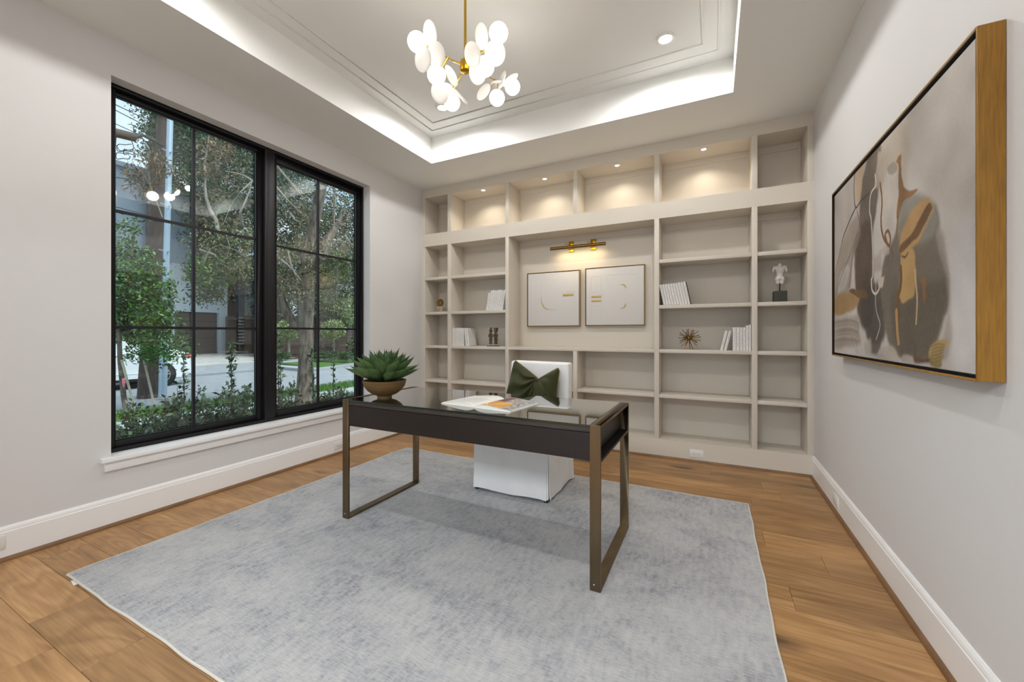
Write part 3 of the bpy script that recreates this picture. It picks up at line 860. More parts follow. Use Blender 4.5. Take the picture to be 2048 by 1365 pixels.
# ================================================================== OPEN BOOK
def make_print(o, nu, nv, fn):
    me = o.data
    at_ = me.color_attributes.new('print', 'FLOAT_COLOR', 'POINT')
    return at_
def open_book():
    root = tag(empty('open_book', (-1.19, 2.085, 0.769)), 'large open photo book lying on the glass desk top', 'book')
    ang = -math.radians(7); zt = 0.7692
    ca, sa = math.cos(ang), math.sin(ang)
    def W(u, v, z):
        return (-1.19 + u * ca - v * sa, 2.085 + u * sa + v * ca, zt + z)
    hw, hh = 0.250, 0.156
    mb = MB()
    for s in (-1, 1):
        vs = [W(s * a, b, z) for z in (0, 0.003) for a, b in ((0.006, -hh - 0.004), (hw, -hh - 0.004), (hw, hh + 0.004), (0.006, hh + 0.004))]
        if s < 0: pass
        mb.add(vs, [(0, 3, 2, 1), (4, 5, 6, 7), (0, 1, 5, 4), (1, 2, 6, 5), (2, 3, 7, 6), (3, 0, 4, 7)])
    vs = [W(a, b, z) for z in (0, 0.002) for a, b in ((-0.008, -hh - 0.004), (0.008, -hh - 0.004), (0.008, hh + 0.004), (-0.008, hh + 0.004))]
    mb.add(vs, [(0, 3, 2, 1), (4, 5, 6, 7), (0, 1, 5, 4), (1, 2, 6, 5), (2, 3, 7, 6), (3, 0, 4, 7)])
    mb.build('cover', M['book_white'], root)
    nprng = np.random.default_rng(4); CN = nprng.random((24, 32)) ** 1.4
    def cn(j, i):
        a, b = j / 5.3 + 0.6 * math.sin(i * 0.13), i / 3.7 + 0.5 * math.sin(j * 0.11); a = min(max(a, 0), 22.99); b = min(max(b, 0), 30.99)
        ja, ib = int(a), int(b); fa, fb = a - ja, b - ib
        return (CN[ja, ib] * (1 - fb) + CN[ja, ib + 1] * fb) * (1 - fa) + (CN[ja + 1, ib] * (1 - fb) + CN[ja + 1, ib + 1] * fb) * fa
    for s in (-1, 1):
        nu, nv = 110, 120; vs = []; fs = []; cols = []
        def prof(t):  # height of page stack over the cover, t from spine
            rise = 0.019 * (1 - math.exp(-t / 0.025)) * math.exp(-(max(0, t - 0.05) / 0.15) ** 2)
            return max(0.0035, rise + 0.004 if t > 0.004 else 0.004)
        for j in range(nv + 1):
            for i in range(nu + 1):
                t = (hw - 0.006) * i / nu; v = -hh + 2 * hh * j / nv
                vs.append(W(s * (t + 0.001), v, prof(t)))
                U = i / nu; V = j / nv; c = (0.80, 0.78, 0.74)
                if s < 0:
                    if 0.12 < U < 0.88 and 0.1 < V < 0.62 and (j % 4 < 2) and nprng.random() > 0.35: c = (0.50, 0.50, 0.50)
                else:
                    nz1 = 0.5 + 0.5 * math.sin(i * 1.7 + 3 * math.sin(j * 0.5)) * math.sin(j * 1.3 + i * 0.21)
                    g_ = 0.10 + 0.75 * cn(j, i) * (0.6 + 0.4 * nprng.random())
                    c = (g_, g_ * 0.97, g_ * 0.95)
                    if V < 0.5 and U < 0.72:
                        c = (0.72, 0.33, 0.06) if nprng.random() > 0.25 * nz1 else (0.35, 0.16, 0.05)
                        if abs((V - 0.06) - abs(U - 0.3) * 1.3) < 0.035 and U > 0.1: c = (0.9, 0.62, 0.25)
                    elif V < 0.95 and U < 0.42: c = (0.10 + 0.12 * nprng.random(), 0.07, 0.06)
                    if U > 0.93 or V < 0.05: c = (0.45, 0.47, 0.46)
                cols.append((*c, 1))
        Wd = nu + 1
        for j in range(nv):
            for i in range(nu):
                a = j * Wd + i
                fs.append((a, a + 1, a + Wd + 1, a + Wd) if s > 0 else (a, a + Wd, a + Wd + 1, a + 1))
        me = bpy.data.meshes.new('page'); org = Vector(root['_o'])
        me.from_pydata([tuple(Vector(p) - org) for p in vs], [], fs)
        ca_ = me.color_attributes.new('print', 'FLOAT_COLOR', 'POINT'); ca_.data.foreach_set('color', np.array(cols, dtype=np.float32).ravel())
        me.materials.append(M['print'])
        for p in me.polygons: p.use_smooth = True
        pg = bpy.data.objects.new('page', me); COL.objects.link(pg); pg.parent = root
        pg['label'] = 'page of grey text' if s < 0 else 'page with a printed orange and grey city photograph'
        # page block edges
        mb = MB(); n = 28
        for e in (-hh, hh):
            top = [W(s * (0.001 + (hw - 0.006) * i / n), e * 0.999, prof((hw - 0.006) * i / n) - 0.0002) for i in range(n + 1)]
            bot = [W(s * (0.001 + (hw - 0.006) * i / n), e * 0.999, 0.0032) for i in range(n + 1)]
            mb.add(top + bot, [(i, i + 1, n + 2 + i, n + 1 + i) for i in range(n)])
        u = s * (hw - 0.0055)
        mb.add([W(u, -hh, 0.003), W(u, hh, 0.003), W(u, hh, prof(hw - 0.006)), W(u, -hh, prof(hw - 0.006))], [(0, 1, 2, 3)])
        mb.build('page_block', M['paper'], root)
open_book()

# ================================================================== BOOKS ON THE SHELVES
BOOKP = M['book_white']
M['spine_mark'] = mat('spine_print', '#a9a6a2', 0.7)
def book(name_label, group, x, y, z, th, h, d, lean=0.0, dark=False, marks=1, seed=0):
    """x,y,z bottom front corner on the leaning side's foot"""
    root = tag(empty('book', (x, y, z)), name_label, 'book', group)
    rr = random.Random(seed)
    th -= 0.0012
    mb = MB().box(0, 0.002, 0.003, d, 0, h).box(th - 0.002, th, 0.003, d, 0, h).prism([(0, 0.003), (th * 0.14, 0.0006), (th * 0.5, 0), (th * 0.86, 0.0006), (th, 0.003)], 2, 0, h)
    o = mb.build('cover', [BOOKP], None, origin=(0, 0, 0)); o.parent = root
    pb = MB().box(0.002, th - 0.002, 0.0025, d - 0.004, 0.003, h - 0.004).build('page_block', M['paper'], None, origin=(0, 0, 0)); pb.parent = root
    if marks:
        mk = MB(); zz = h * rr.uniform(0.12, 0.3)
        while zz < h * 0.85:
            l = rr.uniform(0.004, 0.014)
            mk.box(th * 0.42, th * (0.5 + 0.1 * rr.random()), -0.0003, 0.0001, zz, zz + l); zz += l + rr.uniform(0.002, 0.012)
            if rr.random() < 0.1: zz += 0.03
        q = tag(mk.build('spine_print', M['spine_mark'], None, origin=(0, 0, 0)), kind='stuff'); q.parent = root
    if dark:
        q = MB().box(th, th + 0.004, 0.001, d, 0, h).build('dark_back_cover', M['book_dark'], None, origin=(0, 0, 0)); q.parent = root
    root.rotation_euler = (0, lean, 0)
    return root
ORD = ['first', 'second', 'third', 'fourth', 'fifth', 'sixth', 'seventh', 'eighth', 'ninth', 'tenth']
# row A: left bay, third shelf from the top, leaning right onto the divider
yA = 4.10; zA = 1.4625
xa = at(971.5, 619, 1, yA).x; xb = at(1005.5, 619, 1, yA).x; n = 8; th = (xb - xa) / n; lean = math.radians(9.5)
for i in range(n):
    h = 0.212 if i == 0 else 0.238 + 0.004 * ((i * 7) % 3 - 1)
    book(f'{ORD[i]} white book from the left in the right-leaning row above the carved figures', 'white books leaning right in the left bay', xa + i * th, yA, zA, th * math.cos(lean) - 0.0006, h, 0.16, lean, seed=i)
# row B: left bay, below: six upright, two leaning left
yB = 4.10; zB = 1.0375
xa = -2.880; xb = at(927.5, 690, 1, yB).x; n = 6; th = (xb - xa) / n
for i in range(n):
    book(f'{ORD[i]} upright white book from the left beside the carved figures', 'white books beside the carved figures', xa + i * th, yB, zB, th - 0.0008, 0.222 - 0.003 * ((i * 5) % 3), 0.165, 0, seed=20 + i)
lean = -math.radians(6.5); th = 0.026
for i in range(2):
    book(['first white book leaning left against the upright row beside the carved figures', 'outermost white book leaning left, its wide cover facing the carved figures'][i], 'white books beside the carved figures',
         xb + 0.026 + i * 0.0275 + 0.001, yB, zB + 0.0001, th, 0.218 - 0.006 * i, 0.17, lean, seed=30 + i)
# row C: right bay upper, ten books leaning left
yC = 4.10; zC = 1.4625
x0 = at(1327, 609, 1, yC).x; x1 = at(1381.5, 609, 1, yC).x; n = 10; th = (x1 - x0) / n; lean = -math.radians(11.5)
for i in range(n):
    hh = 0.200 + 0.0016 * i + (0.003 if i in (7, 9) else 0)
    book(f'{ORD[i]} white book from the left in the left-leaning row above the starburst', 'white books leaning left above the starburst ornament', x0 + i * th, yC, zC, th * math.cos(lean) - 0.001, hh, 0.15, lean, dark=(i == 9), seed=40 + i)
# row D: right bay lower: two leaning right, six upright
yD = 4.095; zD = 1.0375
xs = [at(p, 700, 1, yD).x for p in (1465.5, 1472.8, 1480.0, 1485.7, 1491.9, 1497.8)] + [0.3052]
tops = [655.4, 655.0, 655.4, 655.0, 651.5, 649.8]
for i in range(6):
    h = at((1465 + i * 6), tops[i], 1, yD).z - zD
    book(f'{ORD[i]} upright white book from the left in the row right of the starburst', 'white books right of the starburst ornament', xs[i], yD, zD, xs[i + 1] - xs[i] - 0.0008, h, 0.16, 0, marks=1, seed=60 + i)
lean = math.radians(13.0)
for i, p in enumerate((1440.2, 1447.2)):
    x = at(p, 702, 1, yD).x
    book(['outer white book of the two leaning right beside the starburst', 'inner white book of the two leaning right, resting on the upright row'][i], 'white books right of the starburst ornament', x, yD, zD, 0.024, 0.183, 0.15, lean, seed=70 + i)

# ================================================================== SHELF OBJECTS
def ring_sculpture():
    y = 4.17; c = at(880.2, 602, 1, y); b0 = at(874, 621, 1, y).x; b1 = at(886.5, 621, 1, y).x; z0 = 1.4625
    bx = (b0 + b1) / 2; bw = (b1 - b0) / 2 * 0.86
    root = tag(empty('ring_sculpture', (bx, y, z0)), 'small bronze ring disc on a pale striped stone block in the narrow left bay', 'sculpture')
    MB().box(bx - bw, bx + bw, y - 0.016, y + 0.016, z0, z0 + 0.072).build('base_block', M['travertine'], root, bevel=0.002)
    st = MB()
    for k in range(4): st.box(bx - bw - 0.0005, bx + bw * 0.5, y - 0.0165, y + 0.0165, z0 + 0.012 + k * 0.014, z0 + 0.016 + k * 0.014)
    st.build('dark_inlay', M['bronze'], root)
    R = 0.050; cz = z0 + 0.072 + R - 0.002
    prof = [(0.014, -0.006), (R - 0.004, -0.010), (R, -0.004), (R, 0.004), (R - 0.004, 0.010), (0.014, 0.006), (0.014, -0.006)]
    MB().lathe([(r, h) for r, h in prof], (bx, y, cz), 40, 'y', caps=False).build('ring_disc', M['brass_old'], root, smooth=True)
ring_sculpture()

def carved_pair():
    y = 4.17; z0 = 1.0375
    xl = at(976, 692, 1, y).x; xr = at(997, 692, 1, y).x
    root = tag(empty('carved_figures', ((xl + xr) / 2, y, z0)), 'pair of weathered carved wooden figures on a small black stand', 'figurine')
    MB().box(xl, xr, y - 0.035, y + 0.035, z0, z0 + 0.006).build('stand_plate', M['black'], root)
    z1 = at(985, 655, 1, y).z; H = z1 - z0
    for i, cx in enumerate((xl + (xr - xl) * 0.26, xl + (xr - xl) * 0.74)):
        MB().tube([(cx, y, z0 + 0.006), (cx, y, z0 + 0.045)], 0.002, 6).build('support_rod', M['black'], root)
        b = z0 + 0.028; s = (H - 0.028) / 0.19; mb = MB()
        E_ = lambda dx, dz, r, sc, dy=0: mb.ball((cx + dx * s, y + dy * s, b + dz * s), r * s, 14, 10, sc)
        mb.lathe([(0.021 * s, b), (0.023 * s, b + 0.012 * s)], (cx, y, 0), 10)
        for q in (-1, 1):
            E_(q * 0.010, 0.030, 0.011, (0.8, 0.9, 1.9)); E_(q * 0.011, 0.050, 0.012, (0.9, 1, 1.5))
            E_(q * 0.023, 0.095, 0.007, (0.9, 0.9, 3.0)); E_(q * 0.014, 0.078, 0.007, (1.6, 1, 0.9), -0.012)
        E_(0, 0.075, 0.018, (1.0, 0.8, 1.2)); E_(0, 0.105, 0.021, (1.05, 0.75, 1.2)); E_(0, 0.128, 0.009, (1, 1, 1.3))
        if i == 0:
            E_(0, 0.152, 0.020, (0.95, 0.9, 1.1)); E_(0.006, 0.178, 0.010, (1.4, 0.9, 1.2)); E_(0.016, 0.150, 0.010, (1, .6, 1.4))
        else:
            mb.box(cx - 0.019 * s, cx + 0.020 * s, y - 0.016 * s, y + 0.016 * s, b + 0.140 * s, b + 0.178 * s); E_(0, 0.140, 0.016, (1, 1, 0.8))
            mb.box(cx - 0.022 * s, cx + 0.023 * s, y - 0.018 * s, y + 0.018 * s, b + 0.176 * s, b + 0.184 * s)
        o = mb.build('figure', M['carved'], root, smooth=True)
        rm = o.modifiers.new('merge', 'REMESH'); rm.mode = 'VOXEL'; rm.voxel_size = 0.0022; rm.use_smooth_shade = True
        o['label'] = ['figure with a rounded crested head', 'figure with a square flat-topped head'][i]
carved_pair()

def starburst():
    y = 4.17; c = at(1378.0, 677, 1, y); z0 = 1.0375
    R = c.z - z0
    root = tag(empty('starburst_ornament', (c.x, y, z0)), 'bronze starburst ornament of thin spikes standing on the shelf', 'ornament')
    MB().ball((c.x, y, c.z), 0.022, 24, 16).build('core', M['brass_old'], root, smooth=True)
    r = random.Random(9); dirs = []
    ga = PI * (3 - math.sqrt(5)); n = 32
    for i in range(n):
        zz = 1 - 2 * (i + 0.5) / n; q = math.sqrt(1 - zz * zz); a = ga * i
        dirs.append(Vector((q * math.cos(a), zz, q * math.sin(a))))
    legs = [Vector((-0.36, -0.15, -0.92)), Vector((0.30, -0.2, -0.93)), Vector((0.05, 0.45, -0.88))]
    dirs = [d for d in dirs if d.z > -0.80] + legs
    for d in dirs:
        d = d.normalized()
        Ln = R / -d.z - 0.0015 if d.z < -0.85 else min(R * r.uniform(0.84, 1.05), (R / -d.z - 0.003) if d.z < -0.05 else 9)
        p = Vector((c.x, y, c.z))
        MB().tube([p + d * 0.018, p + d * Ln], [0.0030, 0.0034], 6).build('spike', M['brass_old'], root)
starburst()

def torso():
    y = 4.20; z0 = 1.4625
    xc = at(1559.5, 600, 1, y).x; k = (at(1574, 560, 1, y).x - at(1548, 560, 1, y).x)
    root = tag(empty('torso_sculpture', (xc, y, z0)), 'white marble headless torso on a black rod and dark square block', 'sculpture')
    b0 = at(1546, 600, 1, y).x; b1 = at(1573, 600, 1, y).x; zt = at(1559, 583, 1, y).z
    MB().box(b0, b1, y - 0.05, y + 0.05, z0, zt).build('base_block', M['green_stone'], root, bevel=0.006, seg=3)
    zb = at(1559, 569, 1, y).z; ztop = at(1560, 527, 1, y).z
    MB().tube([(xc, y, zt), (xc, y, zb + 0.02)], 0.005, 10).build('rod', M['black'], root, smooth=True)
    H = ztop - zb; s = H / 0.40; mb = MB()
    def E_(dx, dz, r, sc, dy=0, rot=None): mb.ball((xc + dx * s, y + dy * s, zb + dz * s), r * s, 18, 14, sc, rot)
    rz = lambda a: Matrix.Rotation(a, 3, 'Y')
    for q in (-1, 1):
        E_(q * 0.034, 0.040, 0.037, (0.92, 1.0, 1.7)); E_(q * 0.038, 0.10, 0.042, (0.95, 1.0, 1.3))
        E_(q * 0.042, 0.285, 0.042, (1.05, 0.75, 0.75), -0.02); E_(q * 0.085, 0.325, 0.030, (1.1, 1, 1.0)); E_(q * 0.103, 0.280, 0.024, (0.95, 1, 2.2), 0, rz(-q * 0.16))
    E_(0, 0.13, 0.062, (1.05, 0.72, 0.8)); E_(0, 0.19, 0.056, (1.0, 0.70, 1.1)); E_(0, 0.25, 0.066, (1.1, 0.68, 0.9)); E_(0, 0.30, 0.072, (1.25, 0.60, 0.7))
    E_(0, 0.335, 0.05, (1.5, 0.6, 0.5)); E_(0, 0.37, 0.026, (1, 1, 1.4))
    o = mb.build('torso', M['marble'], root, smooth=True)
    for v in o.data.vertices:
        v.co.z = max(v.co.z, zb - z0 + 0.0005)
    rm = o.modifiers.new('merge', 'REMESH'); rm.mode = 'VOXEL'; rm.voxel_size = 0.0022; rm.use_smooth_shade = True
    sm = o.modifiers.new('soft', 'SMOOTH'); sm.iterations = 3
torso()

# ================================================================== OUTLETS
def outlet(label, pos, face, size=(0.115, 0.072)):
    """face: 'x+' plate faces +x, 'x-' , 'y-'; long side horizontal"""
    root = tag(empty('wall_outlet', pos), label, 'outlet', 'white duplex outlets')
    w_, h_ = size; p = Vector(pos)
    if face == 'y-': U, N = Vector((1, 0, 0)), Vector((0, -1, 0))
    elif face == 'x+': U, N = Vector((0, 1, 0)), Vector((1, 0, 0))
    else: U, N = Vector((0, -1, 0)), Vector((-1, 0, 0))
    Z = Vector((0, 0, 1))
    MB().obox(p + N * 0.0025, U * w_ / 2, N * 0.0025, Z * h_ / 2).build('cover_plate', M['white_plastic'], root, bevel=0.0015)
    for s in (-1, 1):
        c = p + U * s * 0.020 + N * 0.0055
        f = MB().obox(c, U * 0.0165, N * 0.001, Z * 0.0145).build('receptacle', M['white_plastic'], root, bevel=0.003)
        sl = MB()
        for t in (-1, 1): sl.obox(c + N * 0.0011 + Z * t * 0.0055 + U * 0.002, U * 0.004, N * 0.0003, Z * 0.0009)
        sl.obox(c + N * 0.0011 - U * 0.009, U * 0.002, N * 0.0003, Z * 0.002)
        sl.build('slot', M['slot'], f)
    MB().obox(p + N * 0.0052, U * 0.002, N * 0.0005, Z * 0.002).build('plate_screw', M['galv'], root)
outlet('white duplex outlet in the base of the bookcase, right of the desk', (-0.132, YB, 0.079), 'y-')
outlet('white duplex outlet in the right baseboard near the bookcase corner', (XR - 0.016, 3.335, 0.079), 'x-')
outlet('white duplex outlet in the left baseboard beside the front left desk leg', (XL + 0.016, 2.775, 0.082), 'x+')
outlet('white duplex outlet in the left baseboard at the edge of the view', (XL + 0.016, 0.625, 0.100), 'x+')

# ================================================================== PICTURE LIGHT AND SMALL ART
def picture_light():
    yb = YN - 0.0; yt = YN - 0.125
    a = at(1101, 499, 1, yt); b = at(1211, 487.5, 1, yt); z = 2.146
    root = tag(empty('picture_light', ((a.x + b.x) / 2, YN, z)), 'brass double-bracket picture light above the two white artworks', 'light')
    t = MB().tube([(a.x, yt, z), (b.x, yt, z)], 0.0185, 20).build('tube_shade', M['brass_old'], root, smooth=True)
    MB().obox(((a.x + b.x) / 2, yt + 0.0125, z - 0.0105), ((b.x - a.x) / 2 - 0.02, 0, 0), (0, 0.004, 0.003), (0, -0.0015, 0.0018)).build('lens', M['pict_lens'], t)
    for px in (1143.0, 1187.0):
        x = at(px, 495, 1, YN).x; z0, z1 = 2.112, 2.236; zc = (z0 + z1) / 2
        MB().box(x - 0.030, x + 0.030, YN - 0.012, YN, z0, z1).build('mounting_plate', M['brass'], root, bevel=0.003)
        xo = x + 0.0
        MB().tube([(xo, YN - 0.01, zc + 0.01), (xo, YN - 0.06, zc + 0.012), (xo, yt, z + 0.012)], 0.006, 10).build('arm', M['brass'], root, smooth=True)
        MB().tube([(x - 0.012, YN - 0.075, zc + 0.015), (x - 0.045, YN - 0.075, zc + 0.018)], 0.003, 8).ball((x - 0.048, YN - 0.075, zc + 0.018), 0.006, 10, 8).build('thumb_screw', M['brass'], root, smooth=True)
    ld = bpy.data.lights.new('picture_lamp', 'AREA'); ld.shape = 'RECTANGLE'; ld.size = (b.x - a.x) * 0.85; ld.size_y = 0.02
    ld.energy = PICT_W; ld.color = (1, 0.80, 0.48); ld.spread = math.radians(150)
    lo = bpy.data.objects.new('lamp', ld); COL.objects.link(lo); lo.parent = root
    lo.location = Vector(((a.x + b.x) / 2, yt + 0.012, z - 0.022)) - Vector(root['_o']); lo.rotation_euler = (math.radians(28), 0, 0)
picture_light()

def small_art(label, x0, x1, z0, z1, which):
    y1 = YN - 0.001; y0 = YN - 0.042
    root = tag(empty('framed_artwork', ((x0 + x1) / 2, y1, (z0 + z1) / 2)), label, 'artwork')
    fr = MB(); f = 0.005
    for a, b_, c, d in ((x0, x0 + f, z0, z1), (x1 - f, x1, z0, z1), (x0 + f, x1 - f, z0, z0 + f), (x0 + f, x1 - f, z1 - f, z1)): fr.box(a, b_, y0, y1, c, d)
    fr.build('gold_frame', M['gold_frame'], root)
    MB().box(x0 + f, x1 - f, y0 + 0.012, y1 - 0.004, z0 + f, z1 - f).build('backing', M['black'], root)
    g = 0.011; cx0, cx1, cz0, cz1 = x0 + g, x1 - g, z0 + g, z1 - g; yc = y0 + 0.004
    MB().box(cx0, cx1, yc, y0 + 0.014, cz0, cz1).build('canvas', M['canvas_white'], root, bevel=0.002)
    Wd, Hd = cx1 - cx0, cz1 - cz0
    def pt(u, v): return (cx0 + u * Wd, cz0 + v * Hd)
    def rr_line(u0, u1, v0, v1, r, open_=None):
        pts = []
        for (cu, cv, a0) in ((u1 - r, v1 - r, 0), (u0 + r, v1 - r, 90), (u0 + r, v0 + r, 180), (u1 - r, v0 + r, 270)):
            for k in range(6):
                a = math.radians(a0 + 90 * k / 5); pts.append((cu + r * math.cos(a), cv + r * math.sin(a)))
        return pts + [pts[0]]
    rel = MB()
    def line(pts, w_=0.0016):
        rel.tube([(pt(u, v)[0], yc, pt(u, v)[1]) for u, v in pts], w_, 6)
    def bar(u0, u1, v0, v1, name='gold_bar'):
        a = pt(u0, v0); b_ = pt(u1, v1)
        MB().box(a[0], b_[0], yc - 0.003, yc + 0.001, a[1], b_[1]).build(name, M['gold_leaf'], root, bevel=0.0015)
    def crescent(outer, inner):
        P = [pt(*q) for q in outer] + [pt(*q) for q in reversed(inner)]
        MB().prism(P, 1, yc - 0.0012, yc + 0.001).build('gold_crescent', M['gold_leaf'], root)
    def arc(cu, cv, r, a0, a1, n=14): return [(cu + r * math.cos(math.radians(a0 + (a1 - a0) * k / n)), cv + r * math.sin(math.radians(a0 + (a1 - a0) * k / n))) for k in range(n + 1)]
    if which == 0:
        line([(0.07, 0.9), (0.07, 0.12), (0.5, 0.09), (0.86, 0.09), (0.9, 0.13), (0.9, 0.44)])
        line([(0.05, 0.06), (0.94, 0.06)], 0.001)
        line([(0.66, 0.48), (0.66, 0.44), (0.93, 0.44)]); line(rr_line(0.66, 0.93, 0.50, 0.63, 0.03))
        bar(0.70, 0.90, 0.545, 0.59)
        outer = [(0.27, 0.56), (0.27, 0.46), (0.285, 0.40), (0.315, 0.345), (0.36, 0.312), (0.43, 0.300), (0.60, 0.302)]
        inner = [(0.272, 0.56), (0.282, 0.46), (0.310, 0.40), (0.342, 0.352), (0.385, 0.322), (0.44, 0.307), (0.60, 0.304)]
        crescent(outer, inner)
        line([(0.60, 0.303), (0.78, 0.303)], 0.001); line([(0.27, 0.56), (0.27, 0.82)], 0.001)
    else:
        line(rr_line(0.09, 0.27, 0.60, 0.86, 0.02)); line(rr_line(0.10, 0.29, 0.10, 0.34, 0.02))
        line([(0.38, 0.88), (0.86, 0.86), (0.90, 0.82), (0.90, 0.16), (0.86, 0.12), (0.40, 0.11)])
        line([(0.37, 0.74), (0.37, 0.86)]); line(rr_line(0.06, 0.31, 0.38, 0.57, 0.02))
        bar(0.095, 0.275, 0.485, 0.52); bar(0.095, 0.275, 0.41, 0.445)
        line([(0.40, 0.69), (0.60, 0.69), (0.66, 0.68)], 0.0013); line([(0.695, 0.60), (0.695, 0.37)], 0.0013); line([(0.40, 0.275), (0.6, 0.275)], 0.0013)
        crescent([(0.60, 0.695), (0.66, 0.70), (0.69, 0.685), (0.705, 0.655), (0.705, 0.61)], [(0.60, 0.690), (0.65, 0.68), (0.67, 0.665), (0.69, 0.64), (0.703, 0.61)])
        crescent([(0.70, 0.38), (0.705, 0.33), (0.69, 0.295), (0.66, 0.28), (0.60, 0.272)], [(0.698, 0.38), (0.685, 0.35), (0.67, 0.32), (0.65, 0.30), (0.60, 0.277)])
    rel.build('embossed_line', M['canvas_white'], root, smooth=True)
small_art('framed white relief artwork with one gold bar, left of the pair', -1.971, -1.325, 1.268, 1.903, 0)
small_art('framed white relief artwork with two gold bars, right of the pair', -1.264, -0.627, 1.270, 1.912, 1)

# ================================================================== LARGE PAINTING
def painting():
    xf = XR - 0.060; ya, yb, za, zb = 1.650, 3.240, 1.050, 2.088      # ya near the camera
    root = tag(empty('large_painting', (XR, (ya + yb) / 2, (za + zb) / 2)), 'large abstract painting in browns and greys in an oak float frame on the right wall', 'painting')
    f = 0.007; fr = MB()
    fr.box(xf, XR - 0.001, ya, ya + f, za, zb).box(xf, XR - 0.001, yb - f, yb, za, zb).box(xf, XR - 0.001, ya + f, yb - f, za, za + f).box(xf, XR - 0.001, ya + f, yb - f, zb - f, zb)
    fr.build('oak_frame', M['oak_frame'], root, bevel=0.001, seg=1)
    lf = 0.0015; lin_ = MB(); a_, b2, c_, d_ = ya + f + 0.0003, yb - f - 0.0003, za + f + 0.0003, zb - f - 0.0003
    lin_.box(xf + 0.001, xf + 0.028, a_, a_ + lf, c_, d_).box(xf + 0.001, xf + 0.028, b2 - lf, b2, c_, d_).box(xf + 0.001, xf + 0.028, a_ + lf, b2 - lf, c_, c_ + lf).box(xf + 0.001, xf + 0.028, a_ + lf, b2 - lf, d_ - lf, d_)
    lin_.build('black_liner', M['black'], root)
    MB().box(xf + 0.028, XR - 0.003, ya + f, yb - f, za + f, zb - f).build('backing', M['black'], root)
    g = 0.019; y0, y1, z0, z1 = ya + g, yb - g, za + g, zb - g; xc = xf + 0.010
    MB().box(xc + 0.0006, xf + 0.03, y0, y1, z0, z1).build('stretched_canvas', M['canvas_white'], root, bevel=0.001, seg=1)
    NU, NV = 480, 320
    # u = 0 at the far end (left in the photo), v = 0 at the bottom
    Yg = np.linspace(y1, y0, NU); Zg = np.linspace(z0, z1, NV)
    YY, ZZ = np.meshgrid(Yg, Zg)
    rng_ = np.random.default_rng(21)
    def smooth(a, s):
        if s < 0.5: return a
        k = int(3 * s) + 1; x = np.arange(-k, k + 1); g_ = np.exp(-x * x / (2 * s * s)); g_ /= g_.sum()
        a = np.apply_along_axis(lambda r: np.convolve(np.pad(r, k, 'edge'), g_, 'valid'), 1, a)
        return np.apply_along_axis(lambda r: np.convolve(np.pad(r, k, 'edge'), g_, 'valid'), 0, a)
    def noise(s, sy=None):
        a = rng_.normal(size=(NV // 4, NU // 4)); a = smooth(a, s / 4)
        a = np.repeat(np.repeat(a, 4, 0), 4, 1); a = np.pad(a, ((0, NV - a.shape[0]), (0, NU - a.shape[1])), 'edge'); a = smooth(a, 2)
        return a / a.std()
    n1, n2, n3 = noise(24), noise(10), noise(5)
    def C(h): return np.array(lin(h)[:3])
    img = np.ones((NV, NU, 3)) * C('#bdb7b2')
    img += (n1 * 0.035 + n2 * 0.012)[..., None]
    def crs(pts, closed=False, n=5):
        if len(pts) < 3: return pts
        P = list(pts); m = len(P); out = []
        rng2 = range(m) if closed else range(m - 1)
        for i in rng2:
            if closed: p0, p1, p2, p3 = P[(i - 1) % m], P[i], P[(i + 1) % m], P[(i + 2) % m]
            else: p0, p1, p2, p3 = P[max(i - 1, 0)], P[i], P[i + 1], P[min(i + 2, m - 1)]
            for k in range(n):
                t = k / n
                out.append(tuple(0.5 * (2 * p1[q] + (p2[q] - p0[q]) * t + (2 * p0[q] - 5 * p1[q] + 4 * p2[q] - p3[q]) * t * t + (3 * p1[q] - p0[q] - 3 * p2[q] + p3[q]) * t ** 3) for q in (0, 1)))
        if not closed: out.append(P[-1])
        return out
    def P2(px, py):
        q = at(px, py, 0, xc); return q.y, q.z
    wob = (n3 * 0.004, n2 * 0.004)
    def mask_poly(pts, soft):
        P = np.array([P2(*p) for p in (crs(pts, True, 4) if len(pts) > 4 else pts)]); m = np.zeros((NV, NU), bool)
        X = YY + wob[0]; Y = ZZ + wob[1]
        j = len(P) - 1
        for i in range(len(P)):
            xi, yi = P[i]; xj, yj = P[j]
            c = ((yi > Y) != (yj > Y)) & (X < (xj - xi) * (Y - yi) / (yj - yi + 1e-12) + xi)
            m ^= c; j = i
        return smooth(m.astype(float), soft * 0.62)
    def fill(pts, col, soft=2.5, op=1.0, tex=0.12):
        nonlocal img
        a = (mask_poly(pts, soft) * op)[..., None]
        c = (C(col) * np.array([1.0, 0.97, 0.93]) * 0.92)[None, None] * (1 + tex * (n2 * 0.5 + n1 * 0.5))[..., None]
        img = img * (1 - a) + c * a
    def stroke(pts, wd, col, op=1.0, soft=0.0):
        nonlocal img
        P = [P2(*p) for p in crs(pts)]; D = np.full((NV, NU), 9.0)
        X = YY + wob[0] * 0.3; Y = ZZ + wob[1] * 0.3
        for (ax, ay), (bx, by) in zip(P[:-1], P[1:]):
            dx, dy = bx - ax, by - ay; L2 = dx * dx + dy * dy + 1e-12
            t = np.clip(((X - ax) * dx + (Y - ay) * dy) / L2, 0, 1)
            D = np.minimum(D, np.hypot(X - ax - t * dx, Y - ay - t * dy))
        e = 0.0022 + soft
        a = (np.clip((wd - D) / e + 0.5, 0, 1) * op)[..., None]
        img = img * (1 - a) + C(col)[None, None] * a
    # ground tones
    fill([(1664, 392), (1745, 300), (1752, 420), (1715, 480), (1690, 560), (1666, 640)], '#aba49d', 9, 0.7)
    fill([(1800, 250), (1958, 70), (1965, 400), (1900, 420), (1850, 380)], '#aaa39b', 12, 0.6)
